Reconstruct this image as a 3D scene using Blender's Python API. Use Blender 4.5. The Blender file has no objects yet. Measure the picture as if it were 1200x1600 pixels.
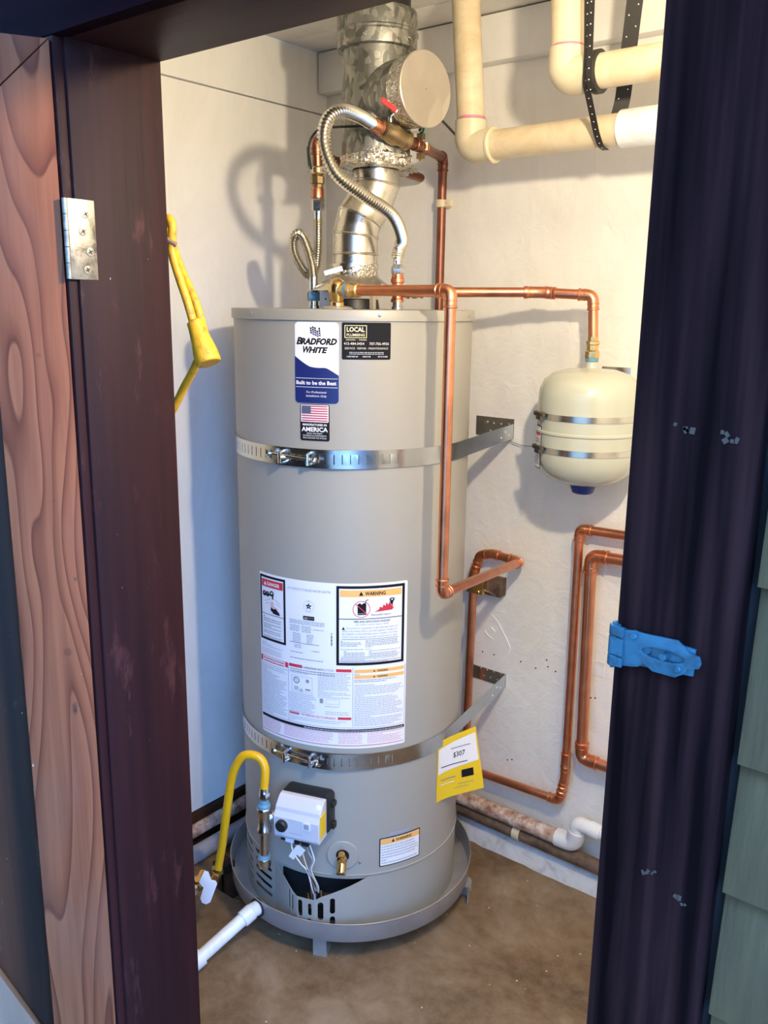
import bpy, bmesh, math, random
from mathutils import Vector, Matrix
from mathutils.geometry import tessellate_polygon
random.seed(7)
sc = bpy.context.scene
COL = sc.collection
V = Vector
PI = math.pi
# ---------------------------------------------------------------- camera
cam_d = bpy.data.cameras.new('camera'); cam = bpy.data.objects.new('camera', cam_d); COL.objects.link(cam)
FPX, PITCH, ROLL, YAW = 1372.28, .231023, .012917, .679152
Fv = V((-math.sin(YAW)*math.cos(PITCH), math.cos(YAW)*math.cos(PITCH), -math.sin(PITCH)))
R0 = V((math.cos(YAW), math.sin(YAW), 0)); U0 = R0.cross(Fv)
Rv = R0*math.cos(ROLL) + U0*math.sin(ROLL); Uv = Rv.cross(Fv)
cam.matrix_world = Matrix(((Rv.x, Uv.x, -Fv.x, 1.815), (Rv.y, Uv.y, -Fv.y, -1.9656), (Rv.z, Uv.z, -Fv.z, 1.5), (0, 0, 0, 1)))
cam_d.sensor_fit = 'VERTICAL'; cam_d.sensor_height = 36.0; cam_d.lens = FPX*36.0/1600.0
cam_d.clip_start = .02
sc.camera = cam
# ---------------------------------------------------------------- world (open shade under a clear sky) and lamps
w = bpy.data.worlds.new('world'); sc.world = w; w.use_nodes = True
nt = w.node_tree; nt.nodes.clear()
bg = nt.nodes.new('ShaderNodeBackground'); wo = nt.nodes.new('ShaderNodeOutputWorld')
bg.inputs[0].default_value = (.19, .44, 1.0, 1); bg.inputs[1].default_value = 18.0
nt.links.new(bg.outputs[0], wo.inputs[0])
LAMP = V((1.50, -1.075, 1.845))
ld = bpy.data.lights.new('bulb_light', 'POINT'); ld.energy = 54; ld.color = (1.0, .83, .58); ld.shadow_soft_size = .024
lo = bpy.data.objects.new('bulb_light', ld); COL.objects.link(lo); lo.location = LAMP
vs = sc.view_settings
sc.display_settings.display_device = 'sRGB'
vs.view_transform = 'Standard'; vs.look = 'None'; vs.gamma = 1; vs.exposure = 0.0; vs.use_curve_mapping = False
# ---------------------------------------------------------------- materials
def mat(name, col, rough=.5, metal=0., spec=.5, coat=0.):
    m = bpy.data.materials.new(name); m.use_nodes = True
    b = m.node_tree.nodes['Principled BSDF']
    b.inputs['Base Color'].default_value = (*col, 1); b.inputs['Roughness'].default_value = rough
    b.inputs['Metallic'].default_value = metal
    b.inputs['Specular IOR Level'].default_value = spec
    b.inputs['Coat Weight'].default_value = coat
    return m
def N(m, t, **k):
    n = m.node_tree.nodes.new(t)
    for a, v in k.items():
        if a in n.inputs.keys(): n.inputs[a].default_value = v
        else: setattr(n, a, v)
    return n
def L_(m, a, b): m.node_tree.links.new(a, b)
def coords(m, scale=(1, 1, 1), kind='Object'):
    tc = N(m, 'ShaderNodeTexCoord'); mp = N(m, 'ShaderNodeMapping'); mp.inputs['Scale'].default_value = scale
    L_(m, tc.outputs[kind], mp.inputs[0]); return mp.outputs[0]
def ramp(m, fac, stops):
    r = N(m, 'ShaderNodeValToRGB'); cr = r.color_ramp
    while len(cr.elements) < len(stops): cr.elements.new(.5)
    for e, (p, c) in zip(cr.elements, stops): e.position = p; e.color = (*c, 1)
    L_(m, fac, r.inputs[0]); return r.outputs[0]
def bump(m, h, strength=.3, dist=.01, chain=None):
    b = m.node_tree.nodes['Principled BSDF']; bp = N(m, 'ShaderNodeBump')
    bp.inputs['Strength'].default_value = strength; bp.inputs['Distance'].default_value = dist
    L_(m, h, bp.inputs['Height'])
    if chain: L_(m, chain, bp.inputs['Normal'])
    L_(m, bp.outputs[0], b.inputs['Normal']); return bp.outputs[0]
def noise(m, vec, scale=5, detail=4, rough=.5, dist=0.):
    n = N(m, 'ShaderNodeTexNoise'); n.inputs['Scale'].default_value = scale; n.inputs['Detail'].default_value = detail
    n.inputs['Roughness'].default_value = rough; n.inputs['Distortion'].default_value = dist
    L_(m, vec, n.inputs['Vector']); return n.outputs['Fac']
def base(m): return m.node_tree.nodes['Principled BSDF'].inputs['Base Color']
def mixc(m, fac, a, b, mode='MIX'):
    x = N(m, 'ShaderNodeMix'); x.data_type = 'RGBA'; x.blend_type = mode
    ins = [i for i in x.inputs if i.type == 'RGBA']
    for s, v in ((x.inputs[0], fac), (ins[0], a), (ins[1], b)):
        if hasattr(v, 'links'): L_(m, v, s)
        elif isinstance(v, tuple): s.default_value = (*v, 1)
        else: s.default_value = v
    return [o for o in x.outputs if o.type == 'RGBA'][0]

M = {}
def plaster(name, col, s1=18, b=.35):
    m = mat(name, col, .75, 0, .25)
    v = coords(m); n1 = noise(m, v, s1, 5, .6, .6); n2 = noise(m, v, 110, 2)
    v2 = coords(m, (1, 1, .35)); n3 = noise(m, v2, 7, 6, .65, 1.5)
    sp = noise(m, coords(m), 60, 0)
    d = tuple(c*.90 for c in col)
    L_(m, mixc(m, ramp(m, n3, [(.35, (0,)*3), (.75, (1,)*3)]), col, d), base(m))
    a = bump(m, n1, b, .012); bump(m, n2, .12, .003, a); return m
M['plaster'] = plaster('painted_plaster', (.84, .82, .78))
M['plaster_smooth'] = plaster('painted_board', (.85, .84, .81), 5, .12)
M['ceil'] = plaster('painted_ceiling', (.83, .80, .74), 10, .12)
m = mat('concrete_floor', (.25, .18, .13), .75, 0, .3); v = coords(m)
n = noise(m, v, 3.2, 8, .65, .5); n2 = noise(m, v, 30, 6, .7); n3 = noise(m, v, 9, 5, .6, .8)
c = ramp(m, n, [(.32, (.060, .036, .016)), (.46, (.135, .082, .038)), (.56, (.20, .130, .070)), (.70, (.33, .25, .17))])
c = mixc(m, ramp(m, n3, [(.45, (0,)*3), (.7, (.7,)*3)]), c, (.115, .060, .026))
c = mixc(m, ramp(m, n2, [(.35, (0,)*3), (.65, (.5,)*3)]), c, (.25, .175, .11))
vo = N(m, 'ShaderNodeTexVoronoi'); vo.inputs['Scale'].default_value = 22; L_(m, v, vo.inputs['Vector'])
c = mixc(m, ramp(m, vo.outputs['Distance'], [(.035, (.9,)*3), (.06, (0,)*3)]), c, (.6, .5, .4))
L_(m, c, base(m)); bump(m, n2, .35, .004); M['concrete'] = m
m = mat('curb_concrete', (.62, .62, .62), .8); v = coords(m); n = noise(m, v, 14, 7, .7, .6)
L_(m, ramp(m, n, [(.3, (.40, .39, .38)), (.5, (.66, .66, .66)), (.8, (.76, .76, .76))]), base(m)); bump(m, n, .5, .01); M['curb'] = m
def spot(m, c, centre, radii, col, soft=.25):
    tc = N(m, 'ShaderNodeTexCoord'); a = N(m, 'ShaderNodeVectorMath'); a.operation = 'SUBTRACT'; L_(m, tc.outputs['Object'], a.inputs[0]); a.inputs[1].default_value = centre
    nz = N(m, 'ShaderNodeTexNoise'); nz.inputs['Scale'].default_value = 60; L_(m, tc.outputs['Object'], nz.inputs['Vector'])
    d = N(m, 'ShaderNodeVectorMath'); d.operation = 'DIVIDE'; L_(m, a.outputs[0], d.inputs[0]); d.inputs[1].default_value = radii
    l = N(m, 'ShaderNodeVectorMath'); l.operation = 'LENGTH'; L_(m, d.outputs[0], l.inputs[0])
    ad = N(m, 'ShaderNodeMath'); ad.operation = 'ADD'; L_(m, l.outputs['Value'], ad.inputs[0]); L_(m, nz.outputs['Fac'], ad.inputs[1])
    return mixc(m, ramp(m, ad.outputs[0], [(0, (.85,)*3), (.0, (.85,)*3)] if False else [(.62, (.85,)*3), (.98, (0,)*3)]), c, col)
def specks(m, c, scale, thr, col, stretch=(1, 1, .5)):
    v = coords(m, stretch); vo = N(m, 'ShaderNodeTexVoronoi'); vo.inputs['Scale'].default_value = scale; L_(m, v, vo.inputs['Vector'])
    n = noise(m, coords(m), 4, 2); a = N(m, 'ShaderNodeMath'); a.operation = 'MULTIPLY_ADD'; L_(m, n, a.inputs[0]); a.inputs[1].default_value = -.25; L_(m, vo.outputs['Distance'], a.inputs[2])
    b = N(m, 'ShaderNodeMath'); b.operation = 'ADD'; L_(m, a.outputs[0], b.inputs[0]); b.inputs[1].default_value = .25
    return mixc(m, ramp(m, b.outputs[0], [(.25+thr, (.8,)*3), (.25+thr+.012, (0,)*3)]), c, col)
def wood(name, stops, rough=.6, ring=9., bstr=.25, wear=None, axis='z', wearcol=(.55, .45, .4), rw=.55):
    m = mat(name, stops[0][1], rough, 0, .03 if name.startswith('navy') else .15)
    sc_ = {'z': (1.6, 1.6, .16), 'x': (.12, 1, 1)}[axis]
    v = coords(m, sc_); n = noise(m, v, 6, 3, .5, 1.2)
    wv = N(m, 'ShaderNodeTexWave'); wv.wave_type = 'RINGS'; wv.rings_direction = 'Y'
    wv.inputs['Scale'].default_value = ring; wv.inputs['Distortion'].default_value = 3; wv.inputs['Detail'].default_value = 3; wv.inputs['Detail Scale'].default_value = 1.2
    L_(m, v, wv.inputs['Vector'])
    f = N(m, 'ShaderNodeTexNoise'); f.inputs['Scale'].default_value = 60; f.inputs['Detail'].default_value = 5
    v2 = coords(m, {'z': (1, 1, .04), 'x': (.04, 1, 1)}[axis]); L_(m, v2, f.inputs['Vector'])
    mx = N(m, 'ShaderNodeMath'); mx.operation = 'MULTIPLY_ADD'; L_(m, wv.outputs['Fac'], mx.inputs[0]); mx.inputs[1].default_value = rw
    h = N(m, 'ShaderNodeMath'); h.operation = 'MULTIPLY'; L_(m, f.outputs['Fac'], h.inputs[0]); h.inputs[1].default_value = .6
    L_(m, h.outputs[0], mx.inputs[2])
    c = ramp(m, mx.outputs[0], stops)
    if wear:
        vw = coords(m, {'z': (1, 1, .25), 'x': (.25, 1, 1)}[axis])
        nw = noise(m, vw, 26, 8, .75)
        c = mixc(m, ramp(m, nw, [(wear, (0,)*3), (wear+.07, (.55,)*3)]), c, wearcol)
    if name in ('maroon_painted_wood', 'weathered_dark_wood'): c = specks(m, c, 55, -.118, (.34, .30, .30))
    L_(m, c, base(m)); bump(m, mx.outputs[0], bstr, .004); return m
M['maroon'] = wood('maroon_painted_wood', [(.25, (.010, .0024, .0032)), (.5, (.019, .0040, .0048)), (.8, (.034, .008, .008))], .62, 5, .4, .58, wearcol=(.060, .020, .018), rw=.3)
M['maroon_x'] = wood('maroon_painted_header', [(.1, (.012, .0028, .0035)), (.5, (.020, .0042, .005)), (.9, (.032, .008, .007))], .5, 5, .3, None, 'x')
m = mat('bare_redwood', (.25, .09, .04), .72, 0, .15)
v = coords(m, (1, 1, .16)); n0 = noise(m, v, 9.5, 1.5, .35, .35)
k_ = N(m, 'ShaderNodeMath'); k_.operation = 'MULTIPLY'; L_(m, n0, k_.inputs[0]); k_.inputs[1].default_value = 15
k2 = N(m, 'ShaderNodeMath'); k2.operation = 'FRACT'; L_(m, k_.outputs[0], k2.inputs[0])
c = ramp(m, k2.outputs[0], [(0, (.205, .070, .030)), (.55, (.18, .058, .025)), (.84, (.125, .036, .015)), (.95, (.075, .019, .008)), (1.0, (.20, .068, .029))])
fn = noise(m, coords(m, (1, 1, .03)), 120, 4, .6); c = mixc(m, ramp(m, fn, [(.35, (.45,)*3), (.6, (0,)*3)]), c, (.11, .034, .015))
bl = noise(m, coords(m, (1, 1, .5)), 7, 3, .6); c = mixc(m, ramp(m, bl, [(.5, (0,)*3), (.75, (.5,)*3)]), c, (.15, .070, .045))
for ce, ra, co in (((.829, -1.3936, 1.0586), (.012, .012, .014), (.10, .032, .014)), ((.8279, -1.3958, 1.2583), (.007, .007, .006), (.10, .03, .014)), ((.8248, -1.4013, 1.437), (.010, .010, .008), (.12, .038, .018)), ((.8314, -1.3894, .975), (.009, .009, .022), (.022, .018, .016)), ((.837, -1.3793, 1.155), (.006, .006, .009), (.04, .028, .024))):
    c = spot(m, c, ce, ra, co)
c = specks(m, c, 40, -.125, (.42, .30, .24)); L_(m, c, base(m)); bump(m, k2.outputs[0], .08, .002); M['redwood'] = m
M['oldwood'] = wood('weathered_dark_wood', [(.2, (.014, .008, .005)), (.5, (.030, .014, .008)), (.8, (.070, .028, .013))], .7, 5, .3, .60, wearcol=(.07, .06, .045), rw=.35)
M['navy'] = wood('navy_painted_wood', [(.24, (.004, .0016, .0018)), (.33, (.012, .0048, .0050)), (.43, (.026, .0100, .0092))], .85, 9, .7, .70, wearcol=(.022, .012, .007), rw=.06)
M['navy_x'] = wood('navy_painted_header', [(.25, (.004, .0008, .0022)), (.5, (.008, .0016, .0036)), (.75, (.014, .0032, .0050))], .85, 9, .4, None, 'x', rw=.18)
M['brace'] = wood('grey_wood', [(.1, (.14, .10, .07)), (.9, (.20, .15, .11))], .7, 6, .2)
m = mat('green_grey_shingle', (.13, .15, .125), .8); v = coords(m, (1, 1, .1)); n = noise(m, v, 90, 5, .6); n2 = noise(m, coords(m), 14, 4)
c = ramp(m, n, [(.3, (.058, .037, .0115)), (.7, (.088, .056, .0175))]); c = mixc(m, ramp(m, n2, [(.4, (0,)*3), (.7, (.5,)*3)]), c, (.058, .036, .015))
L_(m, c, base(m)); bump(m, n, .5, .003); M['shingle'] = m
M['gap'] = mat('dark_gap', (.01, .01, .012), .9)
m = mat('heater_enamel', (.345, .325, .280), .38, 0, .5); n = noise(m, coords(m), 350, 1); bump(m, n, .06, .001); M['jacket'] = m
m = mat('tank_enamel', (.49, .50, .42), .22, 0, .5, .3); M['cream'] = m
def metal(name, col, rough, scale=None, var=.15, bs=0, brough=.12):
    m = mat(name, col, rough, 1.)
    if scale:
        v = coords(m); n = noise(m, v, scale, 4, .6)
        L_(m, ramp(m, n, [(.3, tuple(c*(1-var) for c in col)), (.7, tuple(min(1, c*(1+var)) for c in col))]), base(m))
        r = N(m, 'ShaderNodeMapRange'); L_(m, n, r.inputs[0]); r.inputs['To Min'].default_value = max(.03, rough-brough); r.inputs['To Max'].default_value = rough+brough
        L_(m, r.outputs[0], m.node_tree.nodes['Principled BSDF'].inputs['Roughness'])
        if bs: bump(m, n, bs, .003)
    return m
M['copper'] = metal('new_copper', (.74, .30, .17), .33, 25, .12, .05)
M['copper_old'] = metal('brown_copper', (.26, .11, .075), .45, 18, .25, .1)
M['copper_mid'] = metal('dull_copper', (.50, .22, .14), .35, 20, .2, .05)
M['brass'] = metal('brass', (.70, .47, .20), .25, 30, .12)
M['brass_old'] = metal('tarnished_brass', (.34, .25, .14), .42, 30, .3, .2)
M['steel'] = metal('zinc_steel', (.62, .64, .66), .25, 30, .1)
M['stainless'] = metal('stainless', (.70, .67, .60), .26)
M['pan'] = metal('pan_steel', (.40, .385, .36), .42, 12, .12, .05); M['pan'].node_tree.nodes['Principled BSDF'].inputs['Metallic'].default_value = .55
M['strap_m'] = metal('galvanized_strap', (.55, .57, .58), .22, 9, .12)
M['duct'] = metal('bright_duct', (.66, .63, .56), .27, 20, .1, .05)
def spangle(name, a, b, rough, scale=40):
    m = mat(name, a, rough, .85); v = coords(m, (1, 1, .7)); d = N(m, 'ShaderNodeTexNoise'); d.inputs['Scale'].default_value = 30; L_(m, v, d.inputs['Vector'])
    va = N(m, 'ShaderNodeVectorMath'); va.operation = 'MULTIPLY_ADD'; L_(m, d.outputs['Color'], va.inputs[0]); va.inputs[1].default_value = (.03,)*3; L_(m, v, va.inputs[2])
    vo = N(m, 'ShaderNodeTexVoronoi'); vo.inputs['Scale'].default_value = scale; L_(m, va.outputs[0], vo.inputs['Vector'])
    s = N(m, 'ShaderNodeSeparateColor'); L_(m, vo.outputs['Color'], s.inputs[0])
    L_(m, ramp(m, s.outputs[0], [(.1, a), (.55, tuple((x+y)/2 for x, y in zip(a, b))), (.9, b)]), base(m))
    r = N(m, 'ShaderNodeMapRange'); L_(m, s.outputs[1], r.inputs[0]); r.inputs['To Min'].default_value = rough-.1; r.inputs['To Max'].default_value = rough+.15
    L_(m, r.outputs[0], m.node_tree.nodes['Principled BSDF'].inputs['Roughness'])
    return m
M['galv'] = spangle('spangled_galvanized', (.16, .165, .15), (.38, .375, .34), .45, 85)
M['galv_lite'] = spangle('galvanized_cap', (.50, .45, .39), (.60, .55, .48), .5, 18)
m = mat('foil_tape', (.80, .77, .70), .16, 1.); v = coords(m); n = noise(m, v, 45, 3, .5, 2.); bump(m, n, .9, .012); M['foil'] = m
def pvc(name, a, b, sc_=(1, 1, 1)):
    m = mat(name, a, .35, 0, .5); n = noise(m, coords(m, sc_), 12, 6, .65, .8)
    L_(m, ramp(m, n, [(.3, b), (.55, a), (.8, a)]), base(m)); return m
M['pvc_old'] = pvc('aged_cream_pvc', (.66, .56, .39), (.54, .41, .24))
M['pvc_fit'] = pvc('cream_pvc_fitting', (.62, .55, .40), (.54, .46, .30))
M['pvc_white'] = pvc('white_pvc', (.80, .81, .82), (.66, .66, .66))
M['primer'] = mat('purple_primer', (.55, .20, .28), .5)
m = mat('rusty_painted_pipe', (.5, .35, .28), .7); n = noise(m, coords(m), 40, 7, .7)
L_(m, ramp(m, n, [(.35, (.22, .10, .06)), (.5, (.48, .33, .26)), (.62, (.66, .55, .48)), (.8, (.75, .70, .66))]), base(m)); bump(m, n, .4, .003); M['rust'] = m
m = mat('brown_pipe', (.14, .09, .06), .7); n = noise(m, coords(m), 25, 6, .7)
L_(m, ramp(m, n, [(.3, (.05, .03, .02)), (.6, (.18, .11, .07)), (.8, (.30, .22, .16))]), base(m)); M['brownpipe'] = m
M['black'] = mat('black_plastic', (.012, .012, .013), .45)
M['rubber'] = mat('black_strap', (.016, .014, .013), .55)
M['dark'] = mat('dark_void', (.004, .004, .004), .95)
M['white'] = mat('white_plastic', (.78, .78, .80), .4)
M['lgrey'] = mat('light_grey_plastic', (.60, .60, .64), .38)
M['mgrey'] = mat('mid_grey_print', (.34, .35, .40), .5)
M['scar'] = mat('bare_scar', (.050, .030, .018), .8)
M['paper'] = mat('white_label', (.82, .82, .84), .45)
M['ink'] = mat('black_ink', (.010, .010, .014), .7, 0, .15)
M['grey_ink'] = mat('grey_ink', (.26, .26, .30), .6)
M['pale_ink'] = mat('pale_ink', (.50, .50, .53), .6)
M['navy_ink'] = mat('navy_ink', (.012, .022, .14), .4)
M['red_ink'] = mat('red_ink', (.62, .03, .05), .5)
M['pink_ink'] = mat('pink_ink', (.78, .50, .50), .5)
M['orange_ink'] = mat('orange_ink', (.90, .48, .14), .5)
M['yellow_ink'] = mat('yellow_ink', (.80, .55, .02), .5)
M['flag_red'] = mat('flag_red', (.50, .04, .09), .5)
M['flag_blue'] = mat('flag_blue', (.07, .08, .15), .5)
m = mat('yellow_cord', (.85, .50, .02), .5); n = noise(m, coords(m), 90, 5, .7)
L_(m, ramp(m, n, [(.32, (.28, .13, .015)), (.45, (.58, .28, .010)), (.8, (.70, .36, .014))]), base(m)); M['yellow_cord'] = m
M['yellow_hose'] = mat('yellow_coated_hose', (.74, .40, .006), .35)
M['blue_paint'] = m = mat('blue_painted_metal', (.01, .08, .16), .45)
n = noise(m, coords(m), 70, 5, .7); L_(m, ramp(m, n, [(.3, (.006, .030, .045)), (.5, (.014, .075, .11)), (.85, (.024, .10, .135))]), base(m))
M['blue_cap'] = mat('blue_plastic', (.01, .03, .20), .35)
M['teflon'] = mat('blue_thread_paste', (.12, .27, .38), .5)
M['red'] = mat('red_handle', (.60, .02, .03), .35)
M['green'] = mat('green_wire', (.01, .16, .10), .4)
M['ivory'] = mat('ivory_clamp', (.72, .62, .45), .5)
M['orange'] = mat('orange_tag', (.85, .28, .04), .5)
m = mat('hinge_steel', (.50, .48, .42), .4, .8); n = noise(m, coords(m), 35, 5, .7, .5)
L_(m, ramp(m, n, [(.35, (.08, .075, .06)), (.5, (.26, .24, .20)), (.8, (.38, .36, .31))]), base(m)); M['hinge'] = m
M['dk_steel'] = metal('dark_steel', (.16, .155, .14), .35)
M['bounce_wall'] = mat('tan_bounce_wall', (.40, .33, .25), .9, 0, .1)  # tan set for the fill bounced off the added unseen wall
M['ground'] = M['concrete']

# ---------------------------------------------------------------- mesh helpers
class MB:
    def __init__(s): s.v = []; s.f = []; s.mi = []; s.mats = []
    def m(s, mt):
        if mt not in s.mats: s.mats.append(mt)
        return s.mats.index(mt)
    def add(s, vs, fs, mt='_'):
        o = len(s.v); s.v += [tuple(x) for x in vs]; k = s.m(mt)
        for f in fs: s.f.append([i+o for i in f]); s.mi.append(k)
    def build(s, name, mt, parent=None, bevel=0, smooth=True, ang=35):
        me = bpy.data.meshes.new(name); me.from_pydata(s.v, [], s.f)
        for k in s.mats: me.materials.append(M[mt if k == '_' else k])
        for p, k in zip(me.polygons, s.mi): p.material_index = k
        bm = bmesh.new(); bm.from_mesh(me); bmesh.ops.recalc_face_normals(bm, faces=bm.faces)
        if bevel:
            es = [e for e in bm.edges if len(e.link_faces) == 2 and e.calc_face_angle(0) > .6]
            bmesh.ops.bevel(bm, geom=es, offset=bevel, segments=2, affect='EDGES', profile=.5)
        bm.to_mesh(me); bm.free()
        if smooth:
            for p in me.polygons: p.use_smooth = True
            me.set_sharp_from_angle(angle=math.radians(ang))
        o = bpy.data.objects.new(name, me); COL.objects.link(o)
        if parent: o.parent = parent
        return o
def box(mb, c, s, mt='_', rot=None):
    vs = []
    for x in (-.5, .5):
        for y in (-.5, .5):
            for z in (-.5, .5):
                p = V((x*s[0], y*s[1], z*s[2]))
                if rot: p = rot @ p
                vs.append(p + V(c))
    mb.add(vs, [(0, 1, 3, 2), (4, 6, 7, 5), (0, 4, 5, 1), (2, 3, 7, 6), (0, 2, 6, 4), (1, 5, 7, 3)], mt)
def bx(mb, x0, x1, y0, y1, z0, z1, mt='_'): box(mb, ((x0+x1)/2, (y0+y1)/2, (z0+z1)/2), (x1-x0, y1-y0, z1-z0), mt)
def perp(d):
    a = V((0, 0, 1)) if abs(d.z) < .9 else V((1, 0, 0))
    u = d.cross(a).normalized(); return u, d.cross(u).normalized()
def tube(mb, pts, r, seg=16, caps=True, mt='_'):
    pts = [V(p) for p in pts]; n = len(pts)
    rs = r if isinstance(r, (list, tuple)) else [r]*n
    T = []
    for i in range(n):
        d = pts[min(i+1, n-1)] - pts[max(i-1, 0)]
        T.append(d.normalized() if d.length > 1e-9 else V((0, 0, 1)))
    u, _ = perp(T[0]); vs = []
    for i in range(n):
        u = (u - T[i]*u.dot(T[i])).normalized(); w_ = T[i].cross(u)
        for k in range(seg):
            a = 2*PI*k/seg; vs.append(pts[i] + (u*math.cos(a) + w_*math.sin(a))*rs[i])
    fs = []
    for i in range(n-1):
        for k in range(seg):
            k2 = (k+1) % seg; fs.append((i*seg+k, i*seg+k2, (i+1)*seg+k2, (i+1)*seg+k))
    if caps: fs.append(tuple(range(seg))[::-1]); fs.append(tuple((n-1)*seg+k for k in range(seg)))
    mb.add(vs, fs, mt)
def lathe(mb, p, d, prof, seg=24, mt='_', caps=True):
    p = V(p); d = V(d).normalized(); u, w_ = perp(d); vs = []
    for r, h in prof:
        for k in range(seg):
            a = 2*PI*k/seg; vs.append(p + d*h + (u*math.cos(a)+w_*math.sin(a))*max(r, 1e-5))
    n = len(prof); fs = []
    for i in range(n-1):
        for k in range(seg):
            k2 = (k+1) % seg; fs.append((i*seg+k, i*seg+k2, (i+1)*seg+k2, (i+1)*seg+k))
    if caps: fs.append(tuple(range(seg))[::-1]); fs.append(tuple((n-1)*seg+k for k in range(seg)))
    mb.add(vs, fs, mt)
def hexnut(mb, p, d, r, h, mt='_'): lathe(mb, p, d, [(r*.9, 0), (r, h*.12), (r, h*.88), (r*.9, h)], 6, mt)
def prism(mb, pts, o, ux, uy, depth, mt='_'):
    o = V(o); ux = V(ux); uy = V(uy); n = ux.cross(uy).normalized(); k = len(pts)
    a = [o + ux*x + uy*y for x, y in pts]; b = [p + n*depth for p in a]
    tri = tessellate_polygon([[V((x, y, 0)) for x, y in pts]])
    mb.add(a+b, [tuple(t) for t in tri] + [tuple(i+k for i in t[::-1]) for t in tri] + [(i, (i+1) % k, (i+1) % k+k, i+k) for i in range(k)], mt)
def fillet(pts, rad, n=8):
    pts = [V(p) for p in pts]; out = [pts[0]]
    for i in range(1, len(pts)-1):
        a = (pts[i-1]-pts[i]); b = (pts[i+1]-pts[i]); la, lb = a.length, b.length; a.normalize(); b.normalize()
        r = min(rad, la*.49, lb*.49); p0 = pts[i]+a*r; p2 = pts[i]+b*r
        for k in range(n+1):
            t = k/n; out.append(p0*(1-t)**2 + pts[i]*2*t*(1-t) + p2*t*t)
    out.append(pts[-1]); return out
def crom(pts, n=12):
    pts = [V(p) for p in pts]; P = [pts[0]*2-pts[1]] + pts + [pts[-1]*2-pts[-2]]; out = []
    for i in range(1, len(P)-2):
        for k in range(n):
            t = k/n; a, b, c, d = P[i-1:i+3]
            out.append(.5*((2*b)+(c-a)*t+(2*a-5*b+4*c-d)*t*t+(3*b-a-3*c+d)*t**3))
    out.append(pts[-1]); return out
def resample(pts, step):
    out = [pts[0]]; acc = 0
    for a, b in zip(pts, pts[1:]):
        l = (b-a).length
        if l < 1e-9: continue
        while acc + l >= step:
            t = (step-acc)/l; a = a.lerp(b, t); out.append(a.copy()); l = (b-a).length; acc = 0
        acc += l
    return out
def corrug(mb, pts, r, pitch=.0072, amp=.0026, mt='_', seg=16):
    p = resample(pts, pitch/4); tube(mb, p, [r + amp*(1, 0, -1, 0)[i % 4] for i in range(len(p))], seg, True, mt)
def one(name, mt, parent, fn, *a, bevel=0, ang=35, **k):
    mb = MB(); fn(mb, *a, **k); return mb.build(name, mt, parent, bevel, ang=ang)
def sheet(mb, outer, holes, mapf, cx=(), cy=(), th=0, mt='_'):
    poly = [[V((x, y, 0)) for x, y in outer]] + [[V((x, y, 0)) for x, y in h] for h in holes]
    flat = [p for l in poly for p in l]; tri = tessellate_polygon(poly)
    bm = bmesh.new(); vv = [bm.verts.new(p) for p in flat]
    for t in tri:
        try: bm.faces.new([vv[i] for i in t])
        except ValueError: pass
    for c, nrm in [(x, (1, 0, 0)) for x in cx] + [(y, (0, 1, 0)) for y in cy]:
        co = V((c, 0, 0)) if nrm[0] else V((0, c, 0))
        bmesh.ops.bisect_plane(bm, geom=bm.verts[:]+bm.edges[:]+bm.faces[:], plane_co=co, plane_no=nrm, dist=1e-6)
    for v_ in bm.verts: v_.co = V(mapf(v_.co.x, v_.co.y))
    bmesh.ops.recalc_face_normals(bm, faces=bm.faces)
    if th: bmesh.ops.solidify(bm, geom=bm.faces[:], thickness=th)
    bm.verts.index_update()
    mb.add([v_.co.copy() for v_ in bm.verts], [[v_.index for v_ in f.verts] for f in bm.faces], mt); bm.free()
def frange(a, b, s):
    n = max(1, int(abs(b-a)/s)); return [a+(b-a)*i/n for i in range(1, n)]
def rrect(x0, x1, y0, y1, r, n=5):
    out = []
    for cx, cy, a0 in ((x1-r, y1-r, 0), (x0+r, y1-r, 90), (x0+r, y0+r, 180), (x1-r, y0+r, 270)):
        for k in range(n+1):
            a = math.radians(a0+90*k/n); out.append((cx+r*math.cos(a), cy+r*math.sin(a)))
    return out
_txt = {}
def text2d(mb, s, x, y, size, mapf, mt, align='CENTER', bold=0., shear=0., width=None, space=1.):
    """lettering as flat mesh; x,y = baseline position; size = cap height"""
    key = (s, bold, shear, space)
    if key not in _txt:
        cu = bpy.data.curves.new('t', 'FONT'); cu.body = s; cu.size = 1; cu.offset = bold; cu.shear = shear; cu.space_character = space; cu.resolution_u = 2
        ob = bpy.data.objects.new('t', cu); COL.objects.link(ob); dg = bpy.context.evaluated_depsgraph_get()
        me = ob.evaluated_get(dg).to_mesh()
        _txt[key] = ([(v_.co.x, v_.co.y) for v_ in me.vertices], [tuple(p.vertices) for p in me.polygons])
        bpy.data.objects.remove(ob); bpy.data.curves.remove(cu)
    vv, ff = _txt[key]
    if not vv: return
    x0 = min(a for a, b in vv); x1 = max(a for a, b in vv); k = size/.70; kx = k if width is None else width/(x1-x0)
    off = {'CENTER': (x0+x1)/2, 'LEFT': x0, 'RIGHT': x1}[align]
    mb.add([mapf(x+(a-off)*kx, y+b*k) for a, b in vv], ff, mt)
def thing(name, label, cat, loc=(0, 0, 0), group=None):
    o = bpy.data.objects.new(name, None); COL.objects.link(o); o.location = loc; o.empty_display_size = .05
    o['label'] = label; o['category'] = cat
    if group: o['group'] = group
    return o
def tag(o, label, cat, group=None):
    o['label'] = label; o['category'] = cat
    if group: o['group'] = group
    return o
def struct(o): o['kind'] = 'structure'; return o
class Thing:
    """parts are built in world coordinates, then set under an Empty standing at the thing's base"""
    def __init__(s, *a, **k): s.e = thing(*a, **k); s.off = s.e.location.copy()
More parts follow.
